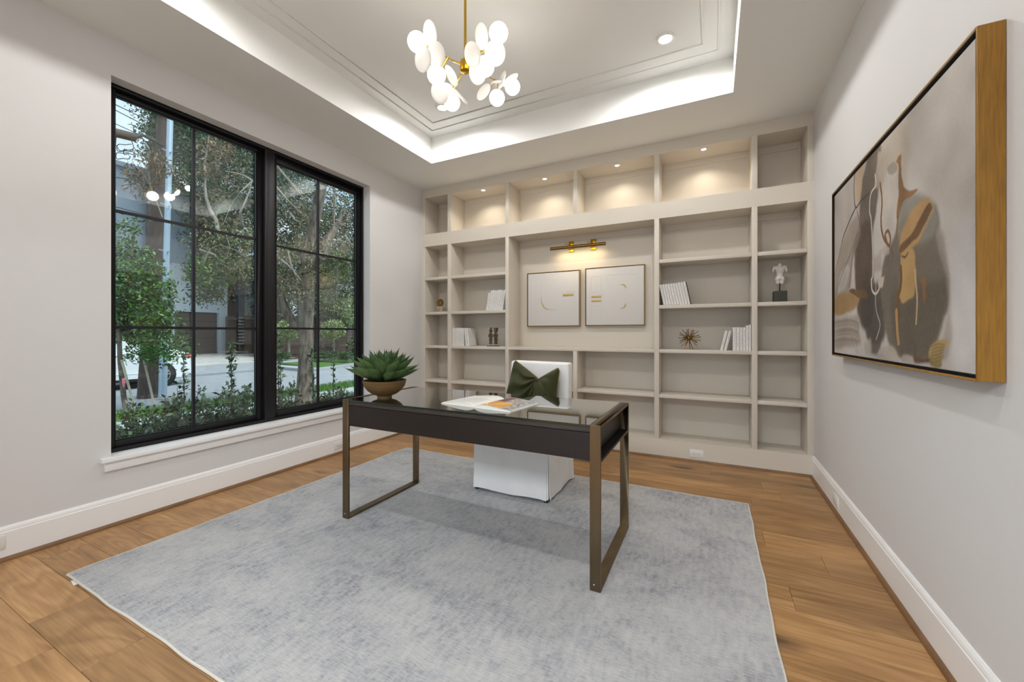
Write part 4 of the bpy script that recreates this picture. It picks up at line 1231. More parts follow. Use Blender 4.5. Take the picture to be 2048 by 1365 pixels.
    fill([(1900, 480), (1950, 430), (1962, 750), (1905, 735)], '#c4c2c4', 12, 0.9)
    fill([(1760, 290), (1815, 240), (1812, 380), (1800, 480), (1765, 460)], '#b0a494', 8, 0.7)
    # grey brown body shapes
    fill([(1735, 318), (1762, 290), (1755, 400), (1745, 470), (1748, 560), (1740, 660), (1716, 620), (1712, 520), (1718, 440), (1722, 380)], '#6b6055', 4)
    fill([(1712, 470), (1735, 440), (1745, 500), (1740, 600), (1730, 660), (1718, 640), (1710, 560)], '#54463b', 5, 0.85)
    fill([(1724, 590), (1770, 560), (1772, 640), (1765, 680), (1745, 690), (1728, 660)], '#46403b', 5, 0.95)
    fill([(1738, 680), (1762, 680), (1760, 715), (1742, 712)], '#5a5048', 4, 0.9)
    fill([(1762, 540), (1795, 450), (1835, 430), (1870, 410), (1890, 500), (1898, 590), (1888, 640), (1870, 690), (1850, 722), (1796, 716), (1775, 680), (1765, 620)], '#6f675c', 4)
    fill([(1790, 405), (1830, 385), (1872, 415), (1868, 470), (1840, 480), (1800, 480)], '#87847c', 6, 0.9)
    fill([(1785, 590), (1885, 560), (1895, 600), (1880, 660), (1850, 715), (1800, 712)], '#5e564b', 7, 0.85)
    fill([(1873, 470), (1890, 465), (1900, 620), (1905, 660), (1895, 720), (1880, 700), (1898, 600)], '#9d948c', 4, 0.8)
    fill([(1668, 560), (1690, 470), (1716, 430), (1720, 470), (1706, 520), (1700, 580), (1676, 600)], '#968b80', 4, 0.8)
    fill([(1668, 640), (1716, 630), (1722, 690), (1670, 700)], '#91857b', 6, 0.8)
    for k in range(9): stroke([(1668, 640 + k * 6), (1700, 634 + k * 6.5), (1716, 642 + k * 6)], 0.006, ['#b9b0a8', '#83786e', '#a59a90'][k % 3], 0.45, 0.006)
    # pale passages
    fill([(1762, 380), (1790, 330), (1797, 420), (1790, 470), (1775, 500), (1766, 480)], '#c2bcb6', 4)
    fill([(1757, 300), (1768, 305), (1764, 380), (1748, 382)], '#b3a79b', 3, 0.9)
    fill([(1686, 540), (1698, 530), (1694, 570), (1676, 588), (1678, 560)], '#bdb8b9', 4, 0.9)
    fill([(1743, 520), (1762, 500), (1762, 540), (1745, 545)], '#a79c92', 4, 0.8)
    fill([(1755, 555), (1768, 552), (1766, 574), (1757, 575)], '#c0b4aa', 1.5)
    fill([(1765, 692), (1788, 696), (1796, 716), (1793, 726), (1756, 718)], '#b9b0aa', 3)
    fill([(1806, 712), (1826, 712), (1832, 733), (1800, 728)], '#a7a19c', 2)
    fill([(1728, 688), (1742, 680), (1744, 712), (1730, 708)], '#b1a9a3', 4, 0.9)
    fill([(1756, 500), (1778, 490), (1778, 508), (1770, 512)], '#b7aea7', 2, 0.8)
    # ochre and tan
    fill([(1670, 596), (1716, 582), (1714, 612), (1700, 622), (1672, 632)], '#a4865c', 3)
    fill([(1712, 345), (1728, 325), (1720, 400), (1712, 402)], '#b89f82', 2.5, 0.9)
    fill([(1800, 480), (1818, 430), (1845, 402), (1862, 402), (1866, 420), (1850, 455), (1830, 490), (1802, 505)], '#b3905f', 3)
    fill([(1803, 500), (1828, 500), (1830, 580), (1816, 598), (1800, 595)], '#b39360', 1.6)
    fill([(1800, 488), (1822, 470), (1845, 430), (1860, 408), (1864, 418), (1850, 448), (1830, 478), (1802, 504)], '#6c4c2e', 1.2, 1, 0.35)
    fill([(1792, 322), (1802, 305), (1803, 345), (1812, 378), (1835, 378), (1822, 392), (1808, 402), (1796, 435), (1793, 430), (1797, 390), (1797, 330)], '#83603b', 1.2, 1, 0.4)
    stroke([(1778, 332), (1790, 315), (1801, 306)], 0.006, '#b9a88f')
    stroke([(1796, 430), (1794, 460), (1792, 475)], 0.008, '#7a5d40', 0.9)
    fill([(1776, 335), (1790, 322), (1794, 340), (1782, 352), (1776, 345)], '#8d867c', 1.5, 0.8)
    stroke([(1760, 368), (1764, 400), (1762, 440), (1765, 470), (1772, 485), (1778, 492), (1781, 478), (1776, 463), (1770, 470), (1773, 485)], 0.008, '#775232')
    stroke([(1779, 492), (1786, 510), (1784, 525)], 0.004, '#5b4632', 0.8)
    stroke([(1801, 535), (1802, 555), (1800, 580), (1795, 595), (1797, 620), (1796, 632)], 0.013, '#6d4c2d')
    stroke([(1793, 622), (1794, 650), (1797, 686)], 0.012, '#b08b58')
    stroke([(1829, 540), (1833, 580), (1834, 610), (1832, 648)], 0.006, '#b7a179')
    fill([(1841, 553), (1849, 551), (1853, 600), (1848, 610)], '#8a6238', 1.5)
    fill([(1860, 690), (1884, 678), (1896, 684), (1886, 700), (1882, 735), (1858, 728)], '#a8905c', 1.8, 1, 0.35)
    for k in range(6): stroke([(1862, 694 + k * 6), (1875, 688 + k * 7), (1888, 690 + k * 5)], 0.003, '#7b6640', 0.6)
    fill([(1828, 712), (1845, 718), (1858, 715), (1856, 728), (1832, 726)], '#5e4230', 2)
    stroke([(1829, 690), (1830, 715)], 0.006, '#5a4334', 0.8)
    fill([(1700, 580), (1726, 582), (1736, 598), (1720, 596), (1702, 588)], '#6e5437', 1.5)
    stroke([(1804, 512), (1810, 514), (1816, 506)], 0.005, '#6c4c2e')
    # dark and pale line work
    stroke([(1710, 340), (1708, 380), (1711, 415), (1722, 402), (1738, 388)], 0.006, '#3f352d')
    stroke([(1711, 415), (1698, 445), (1688, 470), (1684, 485)], 0.006, '#3d342c')
    stroke([(1684, 485), (1676, 520), (1667, 560)], 0.004, '#453b33', 0.9)
    stroke([(1714, 420), (1720, 460), (1708, 500), (1702, 540), (1698, 575)], 0.004, '#4a3d33', 0.8)
    stroke([(1716, 465), (1700, 510), (1684, 550), (1670, 596)], 0.003, '#4a3f36', 0.9)
    stroke([(1750, 350), (1752, 372), (1742, 388), (1739, 420), (1743, 450), (1746, 540), (1743, 560)], 0.005, '#cfc6bb', 0.9)
    stroke([(1743, 560), (1744, 580), (1751, 588), (1758, 578)], 0.006, '#d2cac0')
    stroke([(1753, 545), (1751, 588), (1752, 620), (1760, 650), (1752, 680)], 0.004, '#bfb4a8', 0.8)
    stroke([(1720, 640), (1712, 680), (1716, 706)], 0.003, '#7d6b58', 0.6); stroke([(1700, 625), (1704, 680), (1714, 708)], 0.003, '#8d7a66', 0.6)
    grain = smooth(rng_.normal(size=(NV, NU)), 0.8); img += (grain / grain.std() * 0.006)[..., None]
    img = np.clip(img, 0.02, 0.9)
    V = np.stack([np.full(NV * NU, xc), YY.ravel(), ZZ.ravel()], 1)
    ii = (np.arange(NV - 1)[:, None] * NU + np.arange(NU - 1)[None]).ravel()
    Fq = np.stack([ii, ii + 1, ii + NU + 1, ii + NU], 1)
    o = cloud_mesh('painted_surface', V, Fq, M['painting'], root)
    ca_ = o.data.color_attributes.new('print', 'FLOAT_COLOR', 'POINT')
    ca_.data.foreach_set('color', np.concatenate([img.reshape(-1, 3), np.ones((NV * NU, 1))], 1).astype(np.float32).ravel())
painting()

# ================================================================== CHANDELIER
def chandelier():
    d0 = 2.357; H = atd(930.5, 133, d0)
    root = tag(empty('chandelier', (H.x, H.y, ZT)), 'brass branching chandelier with lit white globes and round glass petals', 'chandelier')
    BR = M['brass']
    MB().lathe([(0.065, ZT - 0.001), (0.065, ZT - 0.014), (0.055, ZT - 0.022), (0.012, ZT - 0.024)], (H.x, H.y, 0), 32).build('ceiling_canopy', BR, root, smooth=True)
    MB().tube([(H.x, H.y, ZT - 0.02), (H.x, H.y, H.z + 0.02)], 0.0075, 14).build('stem', BR, root, smooth=True)
    MB().lathe([(0.0001, -0.034), (0.022, -0.033), (0.029, -0.028), (0.031, -0.02), (0.031, 0.024), (0.026, 0.034), (0.012, 0.042), (0.0001, 0.044)], H, 28).build('hub', BR, root, smooth=True)
    nodes = {'A': (866, 103, 2.27), 'A2': (884, 136, 2.33), 'B': (972, 98, 2.29), 'B2': (968, 126, 2.30), 'C': (905, 182, 2.60), 'D': (996, 163, 2.86)}
    NP = {k: atd(*v) for k, v in nodes.items()}
    def arm(a, b, r=0.0045):
        MB().tube([a, b], r, 10).ball(b, 0.009, 12, 8).build('arm', BR, root, smooth=True)
    jA = atd(897, 114, 2.29)
    arm(H, NP['A']); arm(jA, NP['A2']); arm(H, NP['B']); arm(atd(952, 115, 2.28), NP['B2']); arm(H, NP['C']); arm(H, NP['D'])
    globes = [(834, 84, 2.22, 'A'), (873, 150, 2.27, 'A2'), (904, 205, 2.60, 'C'), (997, 66, 2.20, 'B'), (970, 133, 2.22, 'B2'), (994, 196, 2.72, 'D'), (1025, 174, 2.76, 'D')]
    gp = None
    for px, py, d, nd in globes:
        p = atd(px, py, d); R = 0.0515; v = (NP[nd] - p).normalized()
        hd_ = MB().tube([NP[nd], p + v * (R + 0.004)], 0.0035, 8).tube([p + v * (R + 0.012), p + v * (R - 0.004)], [0.008, 0.014], 14).build('socket', BR, root, smooth=True)
        MB().ball(p, R, 28, 18).build('globe', M['globe'], root, smooth=True)
    fwd = Vector((-_s, _c, 0)); rgt = Vector((_c, _s, 0)); up_ = Vector((0, 0, 1))
    petals = [(860, 67, 2.20, .58, 8, 'A'), (846, 119, 2.15, .70, -8, 'A'), (873, 110, 2.18, .76, 5, 'A'), (903, 152, 2.42, .42, 33, 'C'), (879, 186, 2.48, .82, 20, 'C'), (893, 188, 2.50, .85, 20, 'C'),
              (921, 193, 2.50, .08, 47, 'C'), (963, 73, 2.20, .58, 3, 'B'), (945, 110, 2.17, .72, 8, 'B'), (955, 145, 2.26, .78, 0, 'B2'), (990, 107, 2.24, .95, 0, 'B'), (967, 184, 2.75, .52, -40, 'D'),
              (1004, 160, 2.80, .26, -22, 'D'), (1021, 160, 2.72, .36, -55, 'D'), (998, 168, 2.84, .35, 90, 'D')]
    for px, py, d, asp, ang, nd in petals:
        p = atd(px, py, d); a = math.radians(ang); al = math.acos(asp)
        view = p - Vector((0, 0, CAM_H)); view.normalize()
        r_ = view.cross(up_).normalized(); u_ = r_.cross(view).normalized()
        m_ = r_ * math.cos(a) + u_ * math.sin(a)
        nrm = (view * math.cos(al) + m_ * math.sin(al)).normalized()
        if (p - NP[nd]).dot(nrm) < 0: nrm = -nrm
        q = nrm.to_track_quat('Z', 'Y').to_matrix()
        R = 0.0615; mb = MB(); prof = [(0.0001, -0.004), (R * 0.6, -0.0045), (R * 0.93, -0.003), (R, 0.0), (R * 0.93, 0.003), (R * 0.6, 0.0045), (0.0001, 0.004)]
        vs = []; fs = []; n = 36
        for r, h in prof:
            for k in range(n): t = 2 * PI * k / n; vs.append(p + q @ Vector((r * math.cos(t), r * math.sin(t), h)))
        for i in range(len(prof) - 1):
            for k in range(n): k2 = (k + 1) % n; fs.append((i * n + k, i * n + k2, (i + 1) * n + k2, (i + 1) * n + k))
        pe = mb.add(vs, fs).build('glass_petal', M['petal'], root, smooth=True)
        MB().tube([NP[nd], NP[nd].lerp(p, 0.5), p - nrm * 0.004], 0.0022, 6).build('petal_stem', BR, pe, smooth=True)
chandelier()
# ================================================================== OUTSIDE: GROUND
def slab(name, poly, z, m, th=0.12):
    mb = MB(); n = len(poly)
    zs = [z(x, y) if callable(z) else z for x, y in poly]
    vs = [(x, y, h) for (x, y), h in zip(poly, zs)] + [(x, y, h - th) for (x, y), h in zip(poly, zs)]
    mb.add(vs, [tuple(range(n)), tuple(range(2 * n - 1, n - 1, -1))] + [(i, i + n, (i + 1) % n + n, (i + 1) % n) for i in range(n)])
    return struct(mb.build(name, m))
def rise(x, y=0): return G if x > -17.5 else G + (min(-x, 25.4) - 17.5) / 7.9 * 0.42
slab('garden_bed', [(XL - 0.2, -12), (XL - 0.2, 40), (-8.2, 40), (-8.2, -12)], G + 0.03, M['mulch'])
slab('sidewalk', [(-8.2, -12), (-8.2, 40), (-9.1, 40), (-9.1, -12)], G + 0.02, M['concrete'])
slab('lawn_strip', [(-9.1, -12), (-9.1, 40), (-10.2, 40), (-10.2, -12)], G + 0.01, M['grass'])
slab('kerb', [(-10.2, -12), (-10.2, 40), (-10.4, 40), (-10.4, -12)], G + 0.0, M['concrete'])
slab('street', [(-10.4, -14), (-10.4, 46), (-17.5, 46), (-17.5, -14)], G - 0.10, M['asphalt'])
slab('street_apron', [(-17.5, -14), (-17.5, 12.0), (-20.0, 12.0), (-20.0, -14)], lambda x, y: rise(x) - 0.02, M['asphalt'], 0.3)
slab('driveway', [(-20.0, -14), (-20.0, 14.6), (-26.4, 14.6), (-26.4, -14)], lambda x, y: rise(x), M['concrete2'], 0.3)
slab('far_kerb', [(-15.15, 11.6), (-15.35, 11.2), (-18.6, 11.6), (-18.4, 40), (-17.9, 20)], G + 0.03, M['concrete'], 0.3)
slab('far_lawn', [(-15.45, 11.9), (-18.6, 12.2), (-20.6, 40), (-18.2, 20)], lambda x, y: G + 0.032 + max(0, -x - 15.45) * 0.03, M['grass'], 0.3)
slab('far_sidewalk', [(-18.4, 12.2), (-20.0, 12.2), (-22.4, 40), (-20.5, 40)], lambda x, y: G + 0.15, M['concrete'], 0.3)
slab('far_bed', [(-19.8, 12.2), (-30, 12.2), (-34, 46), (-22.2, 40)], lambda x, y: G + 0.14 + max(0, -x - 19.8) * 0.03, M['mulch'], 0.3)
slab('far_ground', [(-26.4, -30), (-26.4, 60), (-70, 60), (-70, -30)], G - 0.2, M['grass'])
# grass blades on the near strip: nobody could count them
n = 9000
P = np.stack([RNG.uniform(-10.18, -9.12, n), RNG.uniform(-1, 14, n), np.full(n, G + 0.01)], 1)
tag(leaves('grass', P, 0.10, M['blade'], up_bias=0, width=0.12, droop=(0, 0, 2.2)), 'short green grass on the strip between sidewalk and street', 'grass', kind='stuff')

# ================================================================== HOUSE ACROSS THE STREET
hs = tag(empty('modern_house', (-27, 10, 0)), 'tall pale stucco house with a brown garage door and brown upper storey', 'house')
HX = -25.4
yw = lambda px: at(px, 600, 0, HX).y
def zh(px, py): return at(px, py, 0, HX).z
y_g0, y_g1 = yw(352), yw(437); z_gt = zh(430, 627)
ya, yc_ = yw(455), yw(491)
MB().box(HX - 6, HX, -8, y_g0 - 0.8, -0.4, 9.2).box(HX - 6, HX, y_g0 - 0.8, ya, 4.9, 9.2).build('grey_wall', M['stucco_grey'], hs)
MB().box(HX - 6, HX, y_g0 - 0.8, y_g0 - 0.05, -0.4, 4.9).box(HX - 6, HX, y_g0 - 0.05, y_g1 + 0.05, z_gt + 0.03, 4.9).box(HX - 6, HX, y_g1 + 0.05, ya, -0.4, 4.9).build('white_wall', M['stucco'], hs)
MB().box(HX - 0.8, HX - 0.4, y_g0 - 0.3, y_g1 + 0.3, -0.4, z_gt + 0.3).build('garage_recess', M['black'], hs)
MB().box(HX - 6.2, HX + 0.15, -8.2, y_g0 + 0.1, 9.2, 9.42).build('roof_coping', M['stucco_grey'], hs)
k = 5
for i in range(k):
    h = (z_gt - 0.05) / k
    MB().box(HX - 0.30, HX - 0.22, y_g0, y_g1, 0.03 + i * h, 0.03 + (i + 1) * h - 0.01).build('door_panel', M['garage'], hs, bevel=0.01, seg=1)
y_u0, y_u1 = yw(392), yw(446)
u = MB().box(HX - 5, HX + 0.9, y_u0, y_u1, zh(446, 551), zh(446, 480) + 1.4).build('upper_storey', M['brown_clad'], hs)
for i in range(8):
    z = zh(446, 551) + i * 0.42
    MB().box(HX + 0.9, HX + 0.93, y_u0, y_u1, z + 0.02, z + 0.40).build('cladding_board', M['brown_clad'], u)
MB().box(HX - 6, HX + 0.2, y_u0 - 0.2, ya, 6.6, 9.0).build('upper_wall', M['stucco_grey'], hs)
# recessed entry: grey wall, brown column, stone pier
MB().box(HX - 3.2, HX - 3.0, ya - 0.2, yc_ + 2.5, -0.4, 6.6).build('entry_wall', M['stucco'], hs)
MB().box(HX - 1.6, HX - 1.2, at(457, 600, 0, HX - 1.2).y, at(468, 600, 0, HX - 1.2).y, -0.4, 5.6).build('brown_column', M['brown_clad'], hs)
sx = HX - 0.6
s0, s1 = at(491, 600, 0, sx).y, at(560, 600, 0, sx).y
MB().box(sx - 1.6, sx - 0.08, s0, s1, -0.4, at(500, 562, 0, sx).z).build('stone_pier', M['stucco_grey'], hs)
MB().box(sx - 1.9, sx + 0.15, s0 - 0.15, s1 + 0.2, at(500, 562, 0, sx).z, at(500, 562, 0, sx).z + 0.12).build('pier_coping', M['stucco_grey'], hs)
st = MB(); r = random.Random(2); z = 0.9
while z < at(500, 562, 0, sx).z - 0.1:
    h = r.uniform(0.09, 0.16); y = s0
    while y < s1 - 0.1:
        l = r.uniform(0.2, 0.55); st.box(sx - 0.09, sx - 0.04 + r.uniform(0, 0.05), y, min(y + l - 0.012, s1), z, z + h - 0.012); y += l
    z += h
tag(st.build('ledge_stone', M['stone'], hs), kind='stuff')
# gate front
gx = HX + 0.9
gt = tag(empty('slatted_gate', (gx, at(475, 700, 0, gx).y, 0)), 'dark brown entry gate with horizontal metal slats beside the white garage wall', 'gate')
g0, g1, g2, g3 = [at(p, 650, 0, gx).y for p in (455, 473, 491, 512)]
gz0, gz1 = -0.2, at(480, 634, 0, gx).z
MB().box(gx - 0.2, gx, g0, g1, gz0, gz1).build('side_panel', M['garage'], gt)
MB().box(gx - 0.2, gx - 0.05, g2, g3, gz0, gz1 + 0.05).build('side_panel', M['fence'], gt)
MB().box(gx - 0.16, gx - 0.10, g1, g2, gz0, gz1).build('gate_leaf', M['black'], gt)
for i in range(9):
    z = 0.55 + i * 0.19
    MB().box(gx - 0.09, gx - 0.04, g1 + 0.12, g2 - 0.05, z, z + 0.06).build('slat', M['stucco_grey'], gt)
# wall lamp / meter box by the gate
# fence with individual boards
fx = -22.6
fz0, fz1 = -0.05, at(560, 633, 0, fx).z
fn = tag(empty('board_fence', (fx, 16, fz0)), 'brown horizontal board fence behind the two ball-shaped trees', 'fence')
yf0, yf1 = at(512, 650, 0, fx).y, at(706, 650, 0, fx).y + 6
npan = 7; nb = 11
for i in range(npan):
    a = yf0 + (yf1 - yf0) * i / npan; b_ = yf0 + (yf1 - yf0) * (i + 1) / npan
    MB().box(fx - 0.12, fx + 0.03, a - 0.05, a + 0.05, fz0 - 0.2, fz1 + 0.03).build('post', M['fence'], fn)
    for j in range(nb):
        h = (fz1 - fz0) / nb
        MB().box(fx - 0.04, fx, a + 0.05, b_ - 0.05, fz0 + j * h, fz0 + (j + 1) * h - 0.015).build('board', M['fence'], fn)
# grey sided house with gable behind the fence
gh = tag(empty('gabled_house', (-30, 24, 0)), 'grey sided house with a shallow white-trimmed gable behind the fence', 'house')
bx = -27.5
b0, b1 = at(612, 640, 0, bx).y, at(692, 640, 0, bx).y
pk = at(655, 622, 0, bx); ev = at(688, 636, 0, bx).z; b0 = pk.y - (b1 - pk.y) * 1.0
sd_ = MB(); nbd = 16
MB().prism([(b0, -0.3), (b1, -0.3), (b1, ev), (pk.y, pk.z), (b0, ev)], 0, bx - 5, bx - 0.05).build('wall', M['siding'], gh)
for j in range(nbd):
    z = 0.6 + j * 0.19
    if z + 0.19 > pk.z: break
    if z < ev: ya_, yb_ = b0, b1
    else:
        t = (z + 0.19 - ev) / (pk.z - ev); ya_, yb_ = b0 + (pk.y - b0) * t, b1 + (pk.y - b1) * t
    MB().box(bx - 0.05, bx - 0.02, ya_, yb_, z, z + 0.17).build('siding_board', M['siding'], gh)
rf = MB()
for s, e in ((b0, -1), (b1, 1)):
    d = Vector((0, s - pk.y, ev - pk.z)); 
    rf.add([(bx + 0.35, pk.y, pk.z + 0.02), (bx + 0.35, s + e * 0.5, ev - 0.12), (bx - 5.2, s + e * 0.5, ev - 0.12), (bx - 5.2, pk.y, pk.z + 0.02),
            (bx + 0.35, pk.y, pk.z + 0.16), (bx + 0.35, s + e * 0.5, ev + 0.02), (bx - 5.2, s + e * 0.5, ev + 0.02), (bx - 5.2, pk.y, pk.z + 0.16)],
           [(0, 1, 2, 3), (4, 7, 6, 5), (0, 4, 5, 1), (1, 5, 6, 2), (2, 6, 7, 3), (3, 7, 4, 0)])
rf.build('roof', M['stucco_grey'], gh)
# darker neighbour volume with a hip roof further right
nh = tag(empty('shingled_house', (-32, 32, 0)), 'low dark shingle-roofed house at the right edge behind the fence', 'house')
q0, q1 = at(662, 620, 0, -31).y, at(712, 620, 0, -31).y + 5
MB().box(-37, -31, q0, q1, -0.3, at(690, 632, 0, -31).z).build('wall', M['siding'], nh)
zt_ = at(690, 606, 0, -31).z; ze = at(690, 632, 0, -31).z
MB().prism([(-30.6, ze), (-34, zt_), (-37.4, ze)], 1, q0 - 0.3, q1 + 0.3).build('roof', M['roof'], nh)

# ================================================================== CAR
def car():
    sx_, gz_ = -15.15, G - 0.10 + 0.0
    tail = at(386.5, 700, 0, sx_).y
    root = tag(empty('car', (sx_ - 0.9, tail - 2.3, gz_)), 'white parked car across the street with a red tail light', 'car')
    W_ = 1.84
    # side profile (distance forward of the tail, height)
    low = [(0.00, 0.62), (0.02, 0.35), (0.20, 0.24), (4.2, 0.22), (4.62, 0.30), (4.70, 0.60), (4.55, 0.80), (3.55, 0.98), (2.0, 1.00), (0.5, 1.04), (0.10, 1.02), (0.02, 0.92)]
    gre = [(0.12, 1.02), (1.05, 1.40), (1.5, 1.46), (2.3, 1.47), (2.9, 1.40), (3.65, 0.98)]
    def loft(prof, insets, m, name, zlo=None):
        mb = MB(); rings = []; n = len(prof)
        for (xo, k) in insets:
            cx_ = sum(p[0] for p in prof) / n; cz_ = sum(p[1] for p in prof) / n
            rings.append([(sx_ - xo, tail - (cx_ + (p[0] - cx_) * k), gz_ + cz_ + (p[1] - cz_) * k) for p in prof])
        vs = [p for r_ in rings for p in r_]; fs = []
        for i in range(len(rings) - 1):
            for j in range(n): j2 = (j + 1) % n; fs.append((i * n + j, i * n + j2, (i + 1) * n + j2, (i + 1) * n + j))
        fs.append(tuple(range(n))); fs.append(tuple((len(rings) - 1) * n + j for j in range(n - 1, -1, -1)))
        return mb.add(vs, fs).build(name, m, root, smooth=True)
    b = loft(low, [(0.0, 0.965), (0.05, 0.99), (0.12, 1), (W_ - 0.12, 1), (W_ - 0.05, 0.99), (W_, 0.965)], M['car'], 'body')
    loft(gre + [(3.65, 0.9), (0.12, 0.9)], [(0.10, 0.97), (0.22, 0.995), (W_ - 0.22, 0.995), (W_ - 0.10, 0.97)], M['car'], 'cabin')
    MB().prism([(tail - 1.15, gz_ + 1.07), (tail - 1.45, gz_ + 1.33), (tail - 2.2, gz_ + 1.37), (tail - 2.25, gz_ + 1.05)], 0, sx_ - 0.118, sx_ - 0.105).build('side_window', M['car_glass'], root)
    MB().prism([(tail - 2.33, gz_ + 1.05), (tail - 2.28, gz_ + 1.37), (tail - 2.85, gz_ + 1.31), (tail - 3.4, gz_ + 1.03)], 0, sx_ - 0.118, sx_ - 0.105).build('side_window', M['car_glass'], root)
    MB().obox((sx_ - W_ / 2, tail - 0.56, gz_ + 1.225), (W_ / 2 - 0.3, 0, 0), (0, 0.40, -0.165), (0, 0.012, 0.03)).build('rear_window', M['car_glass'], root)
    MB().box(sx_ - 0.40, sx_ + 0.004, tail - 0.34, tail + 0.012, gz_ + 0.86, gz_ + 0.985).build('tail_light', M['tail'], root, bevel=0.02)
    MB().box(sx_ - 0.40, sx_ + 0.007, tail - 0.26, tail + 0.016, gz_ + 0.905, gz_ + 0.93).build('light_strip', M['tail_w'], root)
    MB().box(sx_ - W_ + 0.05, sx_ - 0.03, tail - 0.2, tail + 0.05, gz_ + 0.33, gz_ + 0.56).build('bumper', M['car'], root, bevel=0.03, seg=3)
    MB().box(sx_ - W_ + 0.05, sx_ + 0.004, tail - 3.55, tail - 1.30, gz_ + 0.22, gz_ + 0.30).build('sill', M['black'], root)
    MB().box(sx_ - 0.05, sx_ + 0.012, tail - 3.4, tail - 1.35, gz_ + 0.44, gz_ + 0.47).build('side_moulding', M['car'], root, bevel=0.006)
    for dy in (0.87, 3.72):
        for sd__ in (0, 1):
            x = sx_ - 0.11 if sd__ == 0 else sx_ - W_ + 0.11; o_ = 1 if sd__ == 0 else -1
            c = (x, tail - dy, gz_ + 0.36)
            MB().lathe([(0.40, -0.12), (0.41, 0.112), (0.0001, 0.113)] if o_ > 0 else [(0.0001, -0.113), (0.41, -0.112), (0.40, 0.12)], c, 32, 'x').build('wheel_arch', M['black'], root, smooth=True)
            ty = MB().lathe([(0.24, -0.11), (0.34, -0.12), (0.36, -0.09), (0.36, 0.09), (0.34, 0.125), (0.25, 0.130), (0.24, 0.10)], c, 36, 'x').build('tyre', M['tyre'], root, smooth=True)
            rm_ = MB().lathe([(0.25, 0.05), (0.255, o_ * 0.128), (0.235, o_ * 0.128), (0.225, o_ * 0.04)], c, 36, 'x')
            rm_.lathe([(0.0001, o_ * 0.115), (0.045, o_ * 0.118), (0.05, o_ * 0.09)], c, 16, 'x')
            for q in range(5):
                a = 2 * PI * q / 5 + 0.3
                for da in (-0.12, 0.12):
                    ct, s_t = math.cos(a), math.sin(a); c2, s2 = math.cos(a + da * 1.6), math.sin(a + da * 1.6)
                    rm_.tube([(c[0] + o_ * 0.112, c[1] + 0.03 * ct, c[2] + 0.03 * s_t), (c[0] + o_ * 0.118, c[1] + 0.236 * c2, c[2] + 0.236 * s2)], [0.020, 0.013], 6)
            rm_.build('rim', M['alloy'], ty, smooth=True)
car()

# ================================================================== POLES, WIRES
def at_seg(p0, p1, r0, r1, n=14): return MB().tube([p0, p1], [r0, r1], n)
b_ = atd(298, 812, 10.2); b_.z = G - 0.1; t_ = atd(326, 212, 10.6)
dirp = (t_ - b_) * 0.35
pl = tag(empty('utility_pole', b_), 'thick brown wooden utility pole beside the street, left half of the window', 'pole')
MB().tube([b_, b_.lerp(t_, 0.5), t_, t_ + dirp], [0.235, 0.165, 0.105, 0.095], 20).build('pole_shaft', M['pole_wood'], pl, smooth=True)
c0 = atd(325, 790, 9.9); c0.z = G - 0.05; c1 = atd(341, 220, 10.25)
MB().tube([c0, c0.lerp(c1, 0.5), c1, c1 + (c1 - c0) * 0.3], 0.064, 14).build('metal_conduit', M['galv'], pl, smooth=True)
MB().tube([c0, c0.lerp(c1, 0.18)], 0.085, 14).build('conduit_guard', M['galv'], pl, smooth=True)
for f in (0.3, 0.5, 0.66, 0.85):
    p = c0.lerp(c1, f); q = b_.lerp(t_, f)
    MB().tube([p + (p - q) * 0.2, q], 0.02, 8).build('standoff_bracket', M['galv'], pl)
a0 = atd(200, 258, 9.0); a1 = atd(269, 275, 9.6)
cb = tag(empty('cable_splice_case', a0), 'dark cylindrical cable splice case hung at the upper left of the window', 'cable')
MB().tube([a0, a1], 0.10, 16).build('case', M['pole_wood'], cb, smooth=True)
MB().tube([a1, atd(285, 270, 9.8), atd(310, 284, 10.1), atd(326, 292, 10.4)], [0.05, 0.035, 0.03, 0.03], 8).build('cable', M['wire'], cb, smooth=True)
lp = MB(); r = random.Random(4)
def curl(pts, rad=0.009): lp.tube(pts, rad, 8)
for ox, oy, rr_ in ((250, 296, 15), (246, 312, 13), (258, 304, 10)):
    curl([atd(ox + rr_ * math.cos(a) * 1.1, oy + rr_ * 0.55 * math.sin(a) + 2 * math.sin(3 * a), 9.3) for a in [i * 2 * PI / 36 for i in range(33)]])
curl([atd(232, 275, 9.3), atd(231, 290, 9.3), atd(240, 302, 9.3), atd(258, 300, 9.3), atd(275, 310, 9.4)])
curl([atd(262, 278, 9.4), atd(268, 296, 9.4), atd(285, 312, 9.6), atd(305, 322, 10.0)])
lp.build('loose_cable_loops', M['wire'], cb, smooth=True)
wl_ = [((228, 208), (330, 245), 14, 'upper thin power line crossing the sky at the upper left'), ((228, 219), (395, 293), 14, 'lower thin power line crossing the sky at the upper left'),
       ((228, 328), (392, 372), 16, 'black cable running along the roofline of the pale house'), ((245, 372), (296, 342), 10, 'short guy cable below the splice case'),
       ((228, 413), (520, 480), 15, 'thin cable crossing the left pane at mid height'), ((395, 377), (716, 420), 18, 'thin cable crossing behind the tree to the right pane'),
       ((332, 388), (372, 440), 9, 'diagonal guy wire beside the metal conduit'), ((345, 300), (716, 470), 18, 'sloping cable crossing both panes in front of the trees')]
for (a, b__, d, lb) in wl_:
    p, q = atd(*a, d), atd(*b__, d + 2); m_ = p.lerp(q, 0.5) - Vector((0, 0, 0.12))
    ex = (q - p) * 0.6
    tag(MB().tube([p - ex * (0 if 'guy' in lb else 1), p, m_, q, q + ex * (0 if 'guy' in lb else 1)], 0.016, 6).build('power_line', M['wire'], smooth=True), lb, 'cable')

